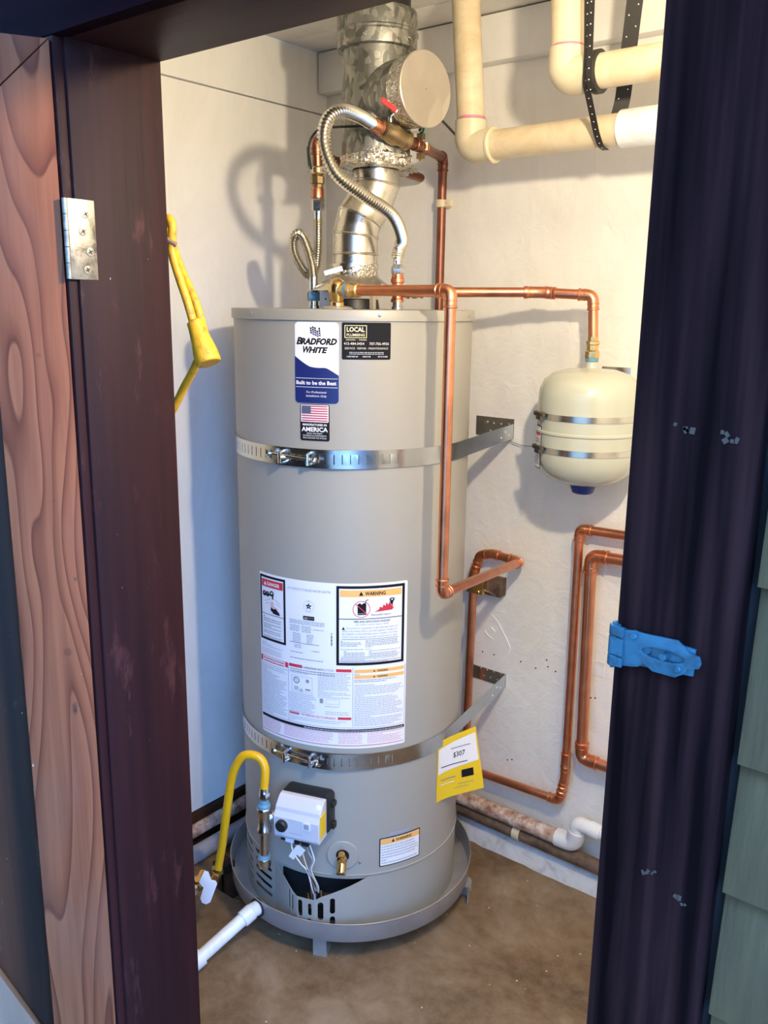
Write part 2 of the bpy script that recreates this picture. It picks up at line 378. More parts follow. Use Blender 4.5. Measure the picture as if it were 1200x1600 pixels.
def fix_parents():
    # children were modelled in world coordinates: move their mesh origin to the parent's
    for o in list(COL.objects):
        if o.parent and not o.get('_done'):
            root = o
            while root.parent: root = root.parent
            if o.parent == root: o.location = -root.location

# ================================================================= STRUCTURE
RX = 1.95; FY = -1.221
mb = MB(); bx(mb, -.15, 3.2, -3.6, .15, -.10, 0); struct(mb.build('floor', 'concrete'))
# left wall: lower sheet plus a board above with a joint between
wl = MB(); bx(wl, -.10, 0, -1.30, .10, 0, 2.0165); wl = struct(wl.build('wall_left', 'plaster_smooth'))
mb = MB(); bx(mb, -.10, .003, -1.221, 0, 2.020, 2.175); mb.build('panel', 'plaster_smooth', wl, bevel=.0012)
mb = MB(); bx(mb, -.10, 2.05, 0, .10, 0, 2.30); struct(mb.build('wall_back', 'plaster'))
mb = MB(); bx(mb, RX, RX+.10, -1.30, .10, 0, 2.30); struct(mb.build('wall_right', 'plaster'))
# ceiling of boards running along the back wall
ce = MB(); bx(ce, -.1, 2.05, -1.36, .10, 2.186, 2.29); ce = struct(ce.build('ceiling', 'ceil'))
y = -.004
for i, wd in enumerate((.158, .19, .19, .19, .19, .19, .19)):
    mb = MB(); bx(mb, .004, RX-.002, max(y-wd, -1.30)+.002, y, 2.175, 2.187)
    mb.build('plank', 'ceil', ce, bevel=.0015); y -= wd
# ledger under the ceiling along the back wall, in two boards
mb = MB(); bx(mb, .006, RX, -.040, -.0005, 2.068, 2.172); struct(mb.build('trim_1', 'plaster_smooth', bevel=.003))
# old screw holes and dried paint drips on the back wall
wb = bpy.data.objects['wall_back']
for x, z in ((.589, .562), (.626, .563), (.711, .566), (.757, .56), (.816, .567), (.788, .592), (.793, .574), (.920, .524), (.932, .527), (.685, .264), (.699, .27), (.931, .607)):
    mb = MB(); lathe(mb, (x, .0, z), (0, -1, 0), [(.0022+.0012*random.random(), -.002), (.0022, .0006)], 8); mb.build('screw_hole', 'dark', wb)
mb = MB(); bx(mb, .915, .951, -.0012, 0, .588, .628); mb.build('patch', 'pvc_white', wb)
for pts in ([(.612, .678), (.634, .660), (.660, .624), (.676, .597), (.672, .580)], [(.592, .626), (.605, .614), (.622, .607)], [(.614, .640), (.627, .630)]):
    mb = MB(); tube(mb, crom([(x, -.0006, z) for x, z in pts], 5), .0016, 6); mb.build('paint_drip', 'paper', wb)
# front wall round the doorway
wf = MB()
OX0, OX1, HZ = .849, 1.558, 1.79
bx(wf, -.10, OX0-.022, -1.345, FY, 0, 2.30); bx(wf, OX1+.018, RX+.9, -1.345, FY, 0, 2.30); bx(wf, OX0-.022, OX1+.018, -1.345, FY, HZ+.022, 2.30)
wf = struct(wf.build('wall_front', 'gap'))
def shingle_x(x0, x1, zt, zb):
    mb = MB(); t = .0145
    vs = [(x0, -1.346, zt), (x1, -1.346, zt), (x1, -1.346, zb), (x0, -1.346, zb), (x0, -1.349, zt), (x1, -1.349, zt), (x1, -1.346-t, zb), (x0, -1.346-t, zb)]
    mb.add(vs, [(0, 1, 2, 3), (4, 7, 6, 5), (0, 4, 5, 1), (3, 2, 6, 7), (0, 3, 7, 4), (1, 5, 6, 2)]); return mb.build('shingle', 'shingle', wf, bevel=.001)
courses = [2.25, 2.12, 1.99, 1.86, 1.725, 1.59, 1.452, 1.316, 1.183, 1.078, .971, .85, .73, .61, .49, .37, .25, .12, .0]
jo = [.24, .11, .19, .09, .23, .16, .20, .27, .22, .30, .0505, .21, .12, .18, .26, .1, .2, .15]
for i, (a, b) in enumerate(zip(courses, courses[1:])):
    x = 1.654; w_ = jo[i % len(jo)]
    if abs(b-.85) < .01: w_ = .037
    while x < 2.35:
        shingle_x(x, x+w_-.003, a+.012, b); x += w_; w_ = (.16, .21, .13)[(i+int(x*10)) % 3]
# shingles above the header, out of sight but where the wall goes on
for a, b in ((2.25, 2.12), (2.12, 1.99), (1.99, 1.905)):
    x = .5
    while x < 1.64: shingle_x(x, min(x+.15, 1.648), a+.012, b); x += .153
# unseen eave added to shade casing and siding, and the yard in front
mb = MB(); bx(mb, -1.5, 4.2, -1.95, -1.345, 2.33, 2.36); struct(mb.build('eave_sky_block', 'navy_x'))
mb = MB(); bx(mb, -14, 18, -20, -3.6, -.12, -.02); bx(mb, 3.2, 18, -3.6, .1, -.12, -.02); bx(mb, -14, -.15, -3.6, .1, -.12, -.02); struct(mb.build('floor_yard', 'brownpipe'))
# unseen wall added across the yard to block sky from the back wall
mb = MB(); bx(mb, -8, 2.9, -3.7, -3.55, 0, 3.4); struct(mb.build('wall_sky_block', 'bounce_wall'))
# jambs
mb = MB(); bx(mb, OX0-.022, OX0, -1.353, FY, 0, HZ+.02); bx(mb, OX0-.022, OX0-.004, -1.3655, -1.353, 0, HZ)
jl = struct(mb.build('trim_2', 'maroon', bevel=.0012))
mb = MB(); bx(mb, OX1, OX1+.018, -1.3475, FY, 0, HZ); struct(mb.build('trim_3', 'maroon', bevel=.0012))
mb = MB(); bx(mb, OX0-.022, OX1+.018, -1.3475, FY, HZ, HZ+.022); struct(mb.build('trim_4', 'maroon_x', bevel=.0012))
mb = MB(); bx(mb, OX0-.125, OX1+.0, -1.366, -1.346, HZ+.0005, HZ+.11); struct(mb.build('trim_5', 'navy_x', bevel=.0015))   # header casing
mb = MB(); bx(mb, OX1, OX1+.090, -1.366, -1.348, 0, HZ+.11); cas = struct(mb.build('trim_6', 'navy', bevel=.003))            # right casing
mb = MB()
for px, pz, s in ((1.597, 1.42, .004), (1.628, 1.418, .0035), (1.600, 1.075, .003), (1.625, 1.062, .003)):
    for k in range(5):
        a = random.random()*6.3; r = random.random()*s*1.5
        box(mb, (px+math.cos(a)*r*1.6, -1.3662, pz+math.sin(a)*r), (s*(.5+random.random()), .0008, s*(.4+random.random()*.8)), rot=Matrix.Rotation(random.random()*3, 3, 'Y'))
mb.build('paint_scar', 'scar', cas)['kind'] = 'stuff'
# hinge let into the left jamb
mb = MB(); bx(mb, OX0-.0005, OX0+.0012, -1.3655, -1.328, 1.5255, 1.6170); hg = mb.build('hinge', 'hinge', jl, bevel=.0004)
for hy, hz in ((-1.341, 1.601), (-1.3455, 1.581), (-1.3375, 1.558), (-1.3425, 1.537)):
    mb = MB(); lathe(mb, (OX0+.001, hy, hz), (1, 0, 0), [(.0056, 0), (.0050, .001), (.0018, .0014)], 14)
    for a in (.5, 2.07): box(mb, (OX0+.0023, hy, hz), (.0006, .0011, .0060), 'ink', Matrix.Rotation(a, 3, 'X'))
    mb.build('screw', 'hinge', hg)
mb = MB()
for k in range(5): lathe(mb, (OX0+.0005, -1.3668, 1.5255+k*.0183), (0, 0, 1), [(.0032, .0004), (.0032, .0179)], 12)
mb.build('knuckle', 'hinge', hg)
# ---- open door, its inner face towards the camera
DA = math.radians(29); dd = V((-math.sin(DA), -math.cos(DA), 0)); dn = V((math.cos(DA), -math.sin(DA), 0)); d0 = V((.843, -1.3685, 0)); up = V((0, 0, 1))
door = None
def door_board(name, poly, mt, d_in=0, th=.019, parent=None, bevel=.0015):
    mb = MB(); prism(mb, poly, d0 - dn*(d_in+th), dd, up, th if dd.cross(up).dot(dn) > 0 else -th); return mb.build(name, mt, parent, bevel)
DW, DZ, DB, sw = .64, 1.786, .03, .083
door = struct(door_board('door_1', [(.004, DB), (DW, DB), (DW, DZ-.002), (.004, DZ-.002)], 'oldwood', .0195, .016))
door_board('stile', [(0, DB), (sw, DB), (sw, DZ-sw), (0, DZ)], 'redwood', 0, .019, door)
door_board('top_rail', [(.001, DZ), (sw+.001, DZ-sw+.0008), (DW-sw, DZ-sw), (DW, DZ)], 'redwood', 0, .019, door)
door_board('stile', [(DW, DB), (DW, DZ), (DW-sw, DZ-sw-.001), (DW-sw, DB)], 'redwood', 0, .019, door)
door_board('brace', [(.0835, .455), (.0835, .240), (.577, 1.424), (.50, 1.455)], 'brace', 0, .017, door)

# concrete curb along the back wall (rough foot) and dark board along the left wall
def curb(mb):
    n = 60; vs = []
    for i in range(n+1):
        x = .0 + (RX-0)*i/n; j = (random.random()-.5)*.006; k = (random.random()-.5)*.004
        vs += [(x, 0, 0), (x, -.052+j, 0), (x, -.044+k*.5, .045), (x, -.030+k, .066), (x, 0, .070)]
    fs = [(i*5+a, i*5+a+1, i*5+a+6, i*5+a+5) for i in range(n) for a in range(4)]
    mb.add(vs, fs + [(0, 1, 2, 3, 4), tuple(n*5+k for k in range(5))[::-1]])
struct(one('baseboard_back', 'curb', None, curb, ang=60))
mb = MB(); bx(mb, 0, .022, -1.22, -.055, 0, .095); struct(mb.build('baseboard_left', 'oldwood', bevel=.002))

# ================================================================= HEATER FRAME
HX, HY, HR = .4545, -.401, .273
Rh = V((.77810588, .62813313, 0)); Fh = V((-.62813313, .77810588, 0))
def W(lat, off, z): return V((HX, HY, 0)) + Rh*lat - Fh*off + V((0, 0, z))
def cyl(R): return lambda s, z: W(R*math.sin(s/HR), R*math.cos(s/HR), z)
def nrm(s): return (Rh*math.sin(s/HR) - Fh*math.cos(s/HR)).normalized()
def tan_(s): return (Rh*math.cos(s/HR) + Fh*math.sin(s/HR)).normalized()
heater = thing('water_heater', 'tall grey cylindrical gas water heater with warning labels standing in round metal pan', 'water heater', (HX, HY, .0585))
ZT = 1.491
# jacket
mb = MB(); lathe(mb, (HX, HY, 0), (0, 0, 1), [(HR, .2045), (HR, 1.4695)], 96, caps=False)
jk = mb.build('jacket', 'jacket', heater)
# top cap with rolled edge
mb = MB(); lathe(mb, (HX, HY, 0), (0, 0, 1), [(HR+.0015, 1.4685), (HR+.0045, 1.4690), (HR+.0045, 1.4885), (HR+.0035, ZT-.0005), (HR+.001, ZT), (.001, ZT)], 96, caps=False)
cap = mb.build('top_cap', 'jacket', heater)
for s in (-.2261, .0615, .322, -.42):
    mb = MB(); p = W((HR+.0045)*math.sin(s/HR), (HR+.0045)*math.cos(s/HR), 1.4808); n = nrm(s)
    lathe(mb, p, n, [(.0036, 0), (.0034, .0015), (.0022, .0022)], 12); lathe(mb, p+n*.0022, n, [(.0008, 0), (.0008, .0002)], 6, 'ink'); mb.build('screw', 'steel', cap)
# base ring with louvre slots, opening behind the access cover
def slot(s0, s1, z, h=.0085, n=4, lean=0.):
    r = h/2; out = []
    for k in range(n+1): a = -PI/2+PI*k/n; out.append((s1-r+r*math.cos(a), z+r*math.sin(a)))
    for k in range(n+1): a = PI/2+PI*k/n; out.append((s0+r+r*math.cos(a), z+r*math.sin(a)))
    return [(x, y_+lean*(x-(s0+s1)/2)) for x, y_ in out]
def vslot(s, z0, z1, w_=.010): 
    return [(s+(y_-0), z0+(x_)) for x_, y_ in [(a, b) for a, b in slot(0, z1-z0, 0, w_)]][::-1]
C2 = PI*HR
holes = [rrect(-.165, .045, .066, .196, .006)]
for z in (.094, .117, .140, .163, .186):
    holes.append(slot(-.277, -.203, z, .0095)); holes.append(slot(-.368, -.297, z, .0085))
mb = MB(); sheet(mb, [(-C2, .0595), (C2, .0595), (C2, .2035), (-C2, .2035)], holes, cyl(HR-.0003), frange(-C2, C2, .012), (), .0012)
mb.build('base_ring', 'jacket', heater, ang=25)
mb = MB(); lathe(mb, (HX, HY, 0), (0, 0, 1), [(HR-.03, .0595), (HR-.03, .204)], 48, caps=True); mb.build('burner_chamber', 'dark', heater)
# bright seam ring above the base
mb = MB(); lathe(mb, (HX, HY, 0), (0, 0, 1), [(HR+.0002, .2035), (HR+.0022, .2042), (HR+.0026, .2070), (HR+.0004, .2080)], 96, caps=False); mb.build('seam_ring', 'jacket', heater)
# access cover standing proud with V notch and slots
def cover(s, z):
    k = [(-.190, .0005), (-.128, .022), (-.108, .030), (-.068, .030), (-.034, .022), (.060, .0012)]
    b = 0.0005
    for (a, u), (c, v_) in zip(k, k[1:]):
        if a <= s <= c: b = u + (v_-u)*(s-a)/(c-a)
    return W((HR+b)*math.sin(s/HR), (HR+b)*math.cos(s/HR), z)
outl = [(-.190, .0605), (.060, .0605), (.060, .2015), (.050, .2020), (-.052, .1625), (-.066, .1530), (-.108, .1530), (-.120, .1580), (-.185, .2050), (-.190, .2050)]
ch = [vslot(-.100, .103, .147), vslot(-.078, .110, .142, .008), vslot(-.055, .100, .148, .012), vslot(-.030, .116, .158, .011),
      vslot(-.100, .068, .096), vslot(-.078, .070, .102, .008), vslot(-.055, .068, .092, .012), vslot(-.030, .068, .110, .011),
      vslot(-.121, .098, .150, .004), vslot(-.131, .105, .160, .004), vslot(-.121, .066, .092, .004), vslot(-.131, .066, .098, .004)]
mb = MB(); sheet(mb, outl, ch, cover, (-.160, -.128, -.115, -.108, -.085, -.068, -.05, -.034, -.01, .01, .03, .045), (), .0012)
mb.build('access_cover', 'jacket', heater, ang=12)
# burner bits behind the notch
mb = MB()
for k, (la, of, z0, z1, c) in enumerate(((-.086, .262, .11, .172, 'steel'), (-.079, .262, .105, .165, 'white'), (-.064, .262, .12, .158, 'steel'), (-.094, .262, .12, .15, 'brass'), (-.045, .260, .09, .15, 'brass_old'), (-.1, .258, .08, .12, 'steel'))):
    tube(mb, [W(la, of, z0), W(la+.004, of+.006, (z0+z1)/2), W(la+.002, of, z1)], .0028, 8, mt=c)
box(mb, W(-.052, .262, .148), (.014, .006, .012), 'steel'); mb.build('burner_fittings', 'steel', heater)
# ---------------------------------------------------------------- labels printed on the jacket
RL = HR+.0007; RT = HR+.0013; RT2 = HR+.0018
def lab(name, outer, mt, holes=(), r=RL, parent=heater, step=.01):
    xs = [p[0] for p in outer]; mb = MB(); sheet(mb, outer, list(holes), cyl(r), frange(min(xs), max(xs), step)); o = mb.build(name, mt, parent, smooth=True)
    return o
def rect(x0, x1, z0, z1): return [(x0, z0), (x1, z0), (x1, z1), (x0, z1)]
def frame(mb, x0, x1, z0, z1, t, mt, f=None):
    f = f or cyl(RT)
    sheet(mb, rect(x0, x1, z0, z1), [rect(x0+t, x1-t, z0+t, z1-t)], f, frange(x0, x1, .012), mt=mt)
def patch(mb, x0, x1, z0, z1, mt, r=None):
    sheet(mb, rect(x0, x1, z0, z1), [], cyl(r or RT), frange(x0, x1, .012), mt=mt)
def greek(mb, x0, x1, zt, zb, n, mt='grey_ink', fill=1., thick=.42, r=None, seed=0, ragged=.25):
    rnd = random.Random(seed+int(x0*1e4)+int(zt*1e4)); f = cyl(r or RT); dz = (zt-zb)/n
    for i in range(n):
        z = zt-(i+.75)*dz; x = x0; xe = x1-(x1-x0)*ragged*rnd.random()*rnd.random()
        if rnd.random() < .1: xe = x0+(x1-x0)*.5*rnd.random()+.004
        while x < xe-.001:
            wl = min(.0015+rnd.random()*.0065, xe-x)
            mb.add([f(x, z), f(x+wl, z), f(x+wl, z+dz*thick), f(x, z+dz*thick)], [(0, 1, 2, 3)], mt); x += wl+.0011
f1 = cyl(RT); f2 = cyl(RT2)
# --- maker's plate: white above, navy below with a wave
x0, x1, z0, z1 = -.1130, -.0195, 1.3025, 1.4655
lg = lab('maker_label', rrect(x0-.0012, x1+.0012, z0-.0012, z1+.0012, .009), 'mgrey', r=HR+.0005)
mb = MB(); sheet(mb, rrect(x0, x1, z0, z1, .008), [], cyl(RL+.0002), frange(x0, x1, .01), mt='paper')
wave = [(x0+(x1-x0)*t, 1.3975-.0265*math.sin(min(1, t/.62)*PI/2)+(0.004*math.sin((t-.35)*PI/.65) if t > .35 else 0)-(.011*max(0, t-.72)/.28)) for t in [i/20 for i in range(21)]]
bot = [p for p in rrect(x0, x1, z0, z1, .008) if p[1] < z0+.0085]
sheet(mb, wave[::-1]+[p for p in bot], [], cyl(RT), frange(x0, x1, .01), mt='navy_ink')
cx = (x0+x1)/2
text2d(mb, 'B', x0+.0035, 1.4215, .0135, f1, 'ink', 'LEFT', .04, .3, .0135); text2d(mb, 'RADFORD', x1-.0035, 1.4215, .0118, f1, 'ink', 'RIGHT', .05, .3, .0765)
text2d(mb, 'W', cx-.0285, 1.4050, .0125, f1, 'ink', 'LEFT', .04, .3, .0175); text2d(mb, 'HITE', cx+.0245, 1.4050, .0108, f1, 'ink', 'RIGHT', .05, .3, .0405)
for i in range(4):        # waving-flag emblem in broken dark bars
    for j in range(5):
        a = cx-.012+j*.0045+i*.0004-.001; b = 1.4520-i*.0044+(.0018*math.sin(j*1.5))
        if (i, j) in ((0, 3), (3, 0)): continue
        mb.add([f1(a, b), f1(a+.0038, b-.0008), f1(a+.0036, b+.0030-.0004*i), f1(a+.0002, b+.0036)], [(0, 1, 2, 3)], 'ink' if i < 2 else 'navy_ink')
patch(mb, x0+.002, x1-.002, 1.3528, 1.3536, 'paper', RT2); patch(mb, x0+.002, x1-.002, 1.3348, 1.3356, 'paper', RT2)
text2d(mb, 'Built to be the Best', cx-.001, 1.3405, .0075, f2, 'paper', bold=.025, width=.086)
text2d(mb, 'For Professional', cx, 1.3232, .0044, f2, 'paper', shear=.2, width=.043); text2d(mb, 'Installation Only', cx, 1.3155, .0044, f2, 'paper', shear=.2, width=.044)
mb.build('lettering', 'paper', lg)
# --- flag label
x0, x1, z0, z1 = -.1025, -.0385, 1.2245, 1.3005
us = lab('flag_label', rrect(x0, x1, z0, z1, .004), 'ink', r=RL+.0001)
mb = MB(); fl = cyl(RT2); a0, a1, b0, b1 = x0+.0030, x1-.0030, 1.2645, 1.2985
sheet(mb, rrect(a0-.001, a1+.001, b0-.001, b1+.0005, .002), [], cyl(RT), frange(a0, a1, .01), mt='paper')
h = (b1-b0-.002)/13
for i in range(0, 13, 2): patch(mb, a0+.001+(.0205 if i < 7 else 0) if False else a0+.001, a1-.001, b1-.001-(i+1)*h, b1-.001-i*h, 'flag_red', RT2)
patch(mb, a0+.001, a0+.0215, b1-.001-7*h, b1-.001, 'flag_blue', RT2+.0004)
fs_ = cyl(RT2+.0007)
for i in range(5):
    for j in range(6): p = (a0+.0025+j*.0034, b1-.0035-i*.0034); mb.add([fs_(p[0], p[1]), fs_(p[0]+.001, p[1]+.0005), fs_(p[0]+.0005, p[1]+.001)], [(0, 1, 2)], 'paper')
cx = (x0+x1)/2
text2d(mb, 'MANUFACTURED IN', cx, 1.2560, .0042, fl, 'paper', bold=.03, width=.052); text2d(mb, 'AMERICA', cx, 1.2442, .0088, fl, 'paper', bold=.03, width=.057)
for k, t in enumerate(('USING THE FINEST', 'MATERIALS & COMPONENTS', 'FROM AROUND THE WORLD')): text2d(mb, t, cx, 1.2385-k*.0048, .0030, fl, 'paper', width=(.034, .051, .051)[k])
mb.build('lettering', 'paper', us)
# --- plumber's sticker
x0, x1, z0, z1 = -.0134, .0862, 1.3925, 1.4660
lc = lab('plumber_sticker', rrect(x0, x1, z0, z1, .003), 'ink'); mb = MB()
M['gold'] = mat('pale_gold_ink', (.78, .72, .45), .5); M['silver_ink'] = mat('silver_ink', (.60, .58, .52), .5)
frame(mb, x0+.0055, x0+.0500, 1.4355, 1.4605, .0012, 'gold')
text2d(mb, 'LOCAL', x0+.0278, 1.4480, .0088, f1, 'gold', bold=.03, width=.036); text2d(mb, 'PLUMBING', x0+.0278, 1.4390, .0052, f1, 'gold', bold=.01, width=.036)
text2d(mb, 'SONOMA', x0+.0180, 1.4305, .0028, f1, 'gold', width=.019); text2d(mb, 'MARIN', x0+.0420, 1.4305, .0028, f1, 'gold', width=.015); patch(mb, x0+.0302, x0+.0310, 1.4315, 1.4322, 'gold')
text2d(mb, '415-484-0454', x0+.0245, 1.4218, .0052, f1, 'silver_ink', bold=.01, width=.041); text2d(mb, '707-706-4936', x0+.0755, 1.4218, .0052, f1, 'silver_ink', bold=.01, width=.040)
text2d(mb, 'SERVICE · REPAIR · MAINTENANCE', x0+.0498, 1.4130, .0040, f1, 'silver_ink', width=.088)
greek(mb, x0+.015, x0+.085, 1.4085, 1.4020, 2, 'mgrey', thick=.5, ragged=.1)
greek(mb, x0+.010, x0+.034, 1.4000, 1.3965, 1, 'mgrey', thick=.7, ragged=0); greek(mb, x0+.042, x0+.058, 1.4000, 1.3965, 1, 'mgrey', thick=.7, ragged=0); greek(mb, x0+.073, x0+.093, 1.4000, 1.3965, 1, 'mgrey', thick=.7, ragged=0)
mb.build('lettering', 'gold', lc)
# --- big rating and instruction label
X0, X1, Z0, Z1 = -.2260, .1345, .5300, .9180
def clampw(p): return p
big = lab('instruction_label', rrect(X0, X1, Z0, Z1, .004), 'paper'); mb = MB()
# danger panel
frame(mb, -.2235, -.1445, .7600, .9125, .0055, 'ink'); patch(mb, -.2165, -.1515, .8860, .9035, 'red_ink')
text2d(mb, 'DANGER', -.1790, .8905, .0078, f2, 'paper', bold=.03, width=.038)
def tri(mb, x, z, s, mt): mb.add([f2(x-s/2, z), f2(x+s/2, z), f2(x, z+s)], [(0, 1, 2)], mt)
tri(mb, -.2050, .8900, .009, 'paper')
def disc(mb, x, z, r, mt, f=f2, r0=0, n=20):
    if r0: sheet(mb, [(x+r*math.cos(2*PI*k/n), z+r*math.sin(2*PI*k/n)) for k in range(n)], [[(x+r0*math.cos(2*PI*k/n), z+r0*math.sin(2*PI*k/n)) for k in range(n)]], f, mt=mt)
    else: sheet(mb, [(x+r*math.cos(2*PI*k/n), z+r*math.sin(2*PI*k/n)) for k in range(n)], [], f, mt=mt)
def line(mb, a, b, t, mt, f=f2):
    dx, dz = b[0]-a[0], b[1]-a[1]; l = math.hypot(dx, dz); nx, nz = -dz/l*t/2, dx/l*t/2
    mb.add([f(a[0]+nx, a[1]+nz), f(b[0]+nx, b[1]+nz), f(b[0]-nx, b[1]-nz), f(a[0]-nx, a[1]-nz)], [(0, 1, 2, 3)], mt)
# tap dripping on a hand
disc(mb, -.2080, .8700, .0062, 'ink', r0=.003); disc(mb, -.1975, .8700, .006, 'ink', r0=.0028); disc(mb, -.1840, .8730, .0065, 'ink', r0=.0035); line(mb, (-.212, .868), (-.178, .870), .004, 'ink'); line(mb, (-.181, .871), (-.181, .860), .004, 'ink')
for a, b in (((-.205, .853), (-.188, .860)), ((-.205, .846), (-.190, .852)), ((-.174, .861), (-.158, .853)), ((-.172, .853), (-.156, .845))): line(mb, a, b, .0008, 'grey_ink')
sheet(mb, [(-.188, .851), (-.183, .856), (-.179, .853), (-.178, .845), (-.168, .842), (-.158, .830), (-.176, .829), (-.187, .838)], [], f2, mt='pink_ink')
sheet(mb, [(-.186, .842), (-.180, .838), (-.172, .840), (-.161, .830), (-.160, .826), (-.178, .827), (-.188, .834)], [], cyl(RT2+.0003), mt='ink')
patch(mb, -.2175, -.1505, .8215, .8227, 'ink')
for k, (a, b, n_) in enumerate(((.819, .804, 3), (.801, .788, 3), (.785, .776, 2), (.772, .765, 2))): greek(mb, -.2135, -.1560, a, b, n_, 'grey_ink')
greek(mb, -.2200, -.155, .7555, .7440, 3, 'pale_ink'); greek(mb, -.2200, -.150, .7400, .7270, 3, 'pale_ink')
# rating panel
text2d(mb, 'AUTOMATIC STORAGE WATER HEATER', -.0875, .8945, .0052, f1, 'grey_ink', width=.102)
disc(mb, -.0865, .8610, .0125, 'pale_ink', f1, .0118); 
star = []
for k in range(10): a = PI/2+k*PI/5; r = .0085 if k % 2 == 0 else .0035; star.append((-.0865+r*math.cos(a), .8610+r*math.sin(a)))
sheet(mb, star, [], f2, mt='ink'); text2d(mb, 'CSA', -.0865, .8592, .0026, cyl(RT2+.0004), 'paper', width=.005)
greek(mb, -.0905, -.0825, .8745, .8715, 1, 'grey_ink', ragged=0); greek(mb, -.0925, -.0815, .8505, .8475, 1, 'grey_ink', ragged=0)
sheet(mb, rrect(-.1000, -.0735, .8290, .8380, .001), [], f1, (-.09, -.08), mt='ink'); text2d(mb, 'AHRI', -.0935, .8310, .0042, f2, 'paper', width=.009); greek(mb, -.087, -.075, .8355, .8325, 1, 'mgrey', r=RT2, ragged=0)
greek(mb, -.1340, -.0480, .8270, .8165, 3, 'grey_ink', ragged=.1)
for k, (a, b, c, d, n_) in enumerate(((-.1330, -.108, .8145, .799, 4), (-.1040, -.080, .8145, .799, 4), (-.126, -.105, .7965, .772, 7), (-.092, -.076, .7965, .772, 7), (-.122, -.104, .770, .760, 3), (-.133, -.062, .775, .771, 1), (-.0760, -.052, .8100, .8065, 1), (-.08, -.058, .760, .756, 1))): greek(mb, a, b, c, d, n_, 'grey_ink', ragged=.3)
greek(mb, -.1330, -.094, .7525, .7485, 1, 'grey_ink'); greek(mb, -.1330, -.054, .7385, .7340, 1, 'grey_ink', ragged=0); greek(mb, -.1160, -.056, .7190, .7150, 1, 'grey_ink', ragged=0); greek(mb, -.1330, -.028, .7120, .7015, 2, 'grey_ink', ragged=.1)
for k in range(12): patch(mb, -.0365, -.0330, .7740+k*.0026, .7740+k*.0026+(.0016 if k % 3 else .0008), 'ink' if k < 9 else 'grey_ink')
# fire warning panel
frame(mb, -.0245, .1275, .7300, .9125, .0060, 'ink'); patch(mb, -.0165, .1195, .8880, .9030, 'orange_ink')
text2d(mb, 'WARNING', .0600, .8915, .0078, f2, 'ink', bold=.03, width=.045); tri(mb, .0290, .8910, .0095, 'ink')
disc(mb, .0300, .8600, .0190, 'red_ink', f2, .0176, 28); sheet(mb, [(.0215, .8470), (.0400, .8470), (.0400, .8720), (.0345, .8740), (.0300, .8705), (.0270, .8740), (.0215, .8715)], [], f1, mt='ink'); line(mb, (.0370, .8720), (.0400, .8800), .0018, 'ink'); line(mb, (.0400, .8800), (.0450, .8815), .0016, 'ink')
line(mb, (.0165, .8730), (.0435, .8470), .0016, 'red_ink', cyl(RT2+.0004)); greek(mb, .0215, .04, .852, .849, 1, 'mgrey', r=RT2, ragged=0)
sheet(mb, [(.058, .8530), (.098, .8555), (.103, .8620), (.099, .8610), (.100, .8710), (.096, .8650), (.091, .8740), (.089, .8670), (.084, .8730), (.083, .8650), (.078, .8690), (.076, .8620), (.070, .8640), (.068, .8580)], [], f2, frange(.058, .103, .012), mt='red_ink')
disc(mb, .0975, .8790, .0042, 'ink', f2, .0020); sheet(mb, [(.0925, .8760), (.1010, .8760), (.0990, .8700), (.0960, .8665), (.0935, .8710)], [], cyl(RT2+.0003), mt='ink'); line(mb, (.0925, .876), (.092, .883), .0014, 'ink'); line(mb, (.101, .875), (.104, .883), .0014, 'ink')
text2d(mb, 'Flammable Vapors', .0730, .8445, .0042, f1, 'ink', width=.044, shear=.1)
patch(mb, -.0185, .1215, .8370, .8385, 'ink')
text2d(mb, 'FIRE AND EXPLOSION HAZARD', .0540, .8292, .0046, f1, 'ink', width=.080, bold=.01); text2d(mb, 'Can result in serious injury or death', .0540, .8232, .0040, f1, 'grey_ink', width=.074)
tri(mb, -.0090, .8130, .0070, 'ink')
for k, t in enumerate(('Do not store or use gasoline or other flammable vapors and', 'liquids in the vicinity of this or any other appliance. Storage of or', 'use of gasoline or other flammable vapors or liquids in the vicinity', 'of this or any other appliance can result in serious injury or death.')):
    text2d(mb, t, .1120, .8150-k*.0068, .0042, f1, 'grey_ink', 'RIGHT', width=(.114, .124, .124, .124)[k])
patch(mb, -.0130, .1130, .7905, .7913, 'ink')
greek(mb, -.0150, .0300, .7885, .7740, 4, 'grey_ink'); greek(mb, .0390, .1150, .7890, .7715, 5, 'grey_ink'); greek(mb, -.0150, .0360, .7690, .7660, 1, 'grey_ink', ragged=0); greek(mb, -.0080, .0380, .7650, .7510, 4, 'grey_ink'); greek(mb, .0390, .0530, .7690, .7660, 1, 'grey_ink', ragged=0); greek(mb, .0470, .1180, .7650, .7510, 5, 'grey_ink')
patch(mb, -.0130, .1130, .7487, .7495, 'ink'); greek(mb, -.0150, .1130, .7470, .7415, 2, 'grey_ink', ragged=.3); patch(mb, -.0185, .1215, .7395, .7403, 'ink'); greek(mb, -.0150, .1130, .7390, .7358, 1, 'grey_ink')
mb.build('lettering', 'ink', big)
mb = MB()   # lower instruction part
patch(mb, -.1395, -.1385, .5810, .7190, 'grey_ink'); patch(mb, .0115, .0125, .5830, .7240, 'grey_ink'); patch(mb, -.2225, .1320, .5800, .5808, 'grey_ink'); patch(mb, .1310, .1320, .5808, .7240, 'grey_ink'); patch(mb, -.2225, -.2215, .5808, .7080, 'grey_ink'); patch(mb, -.2225, -.1390, .7010, .7018, 'grey_ink')
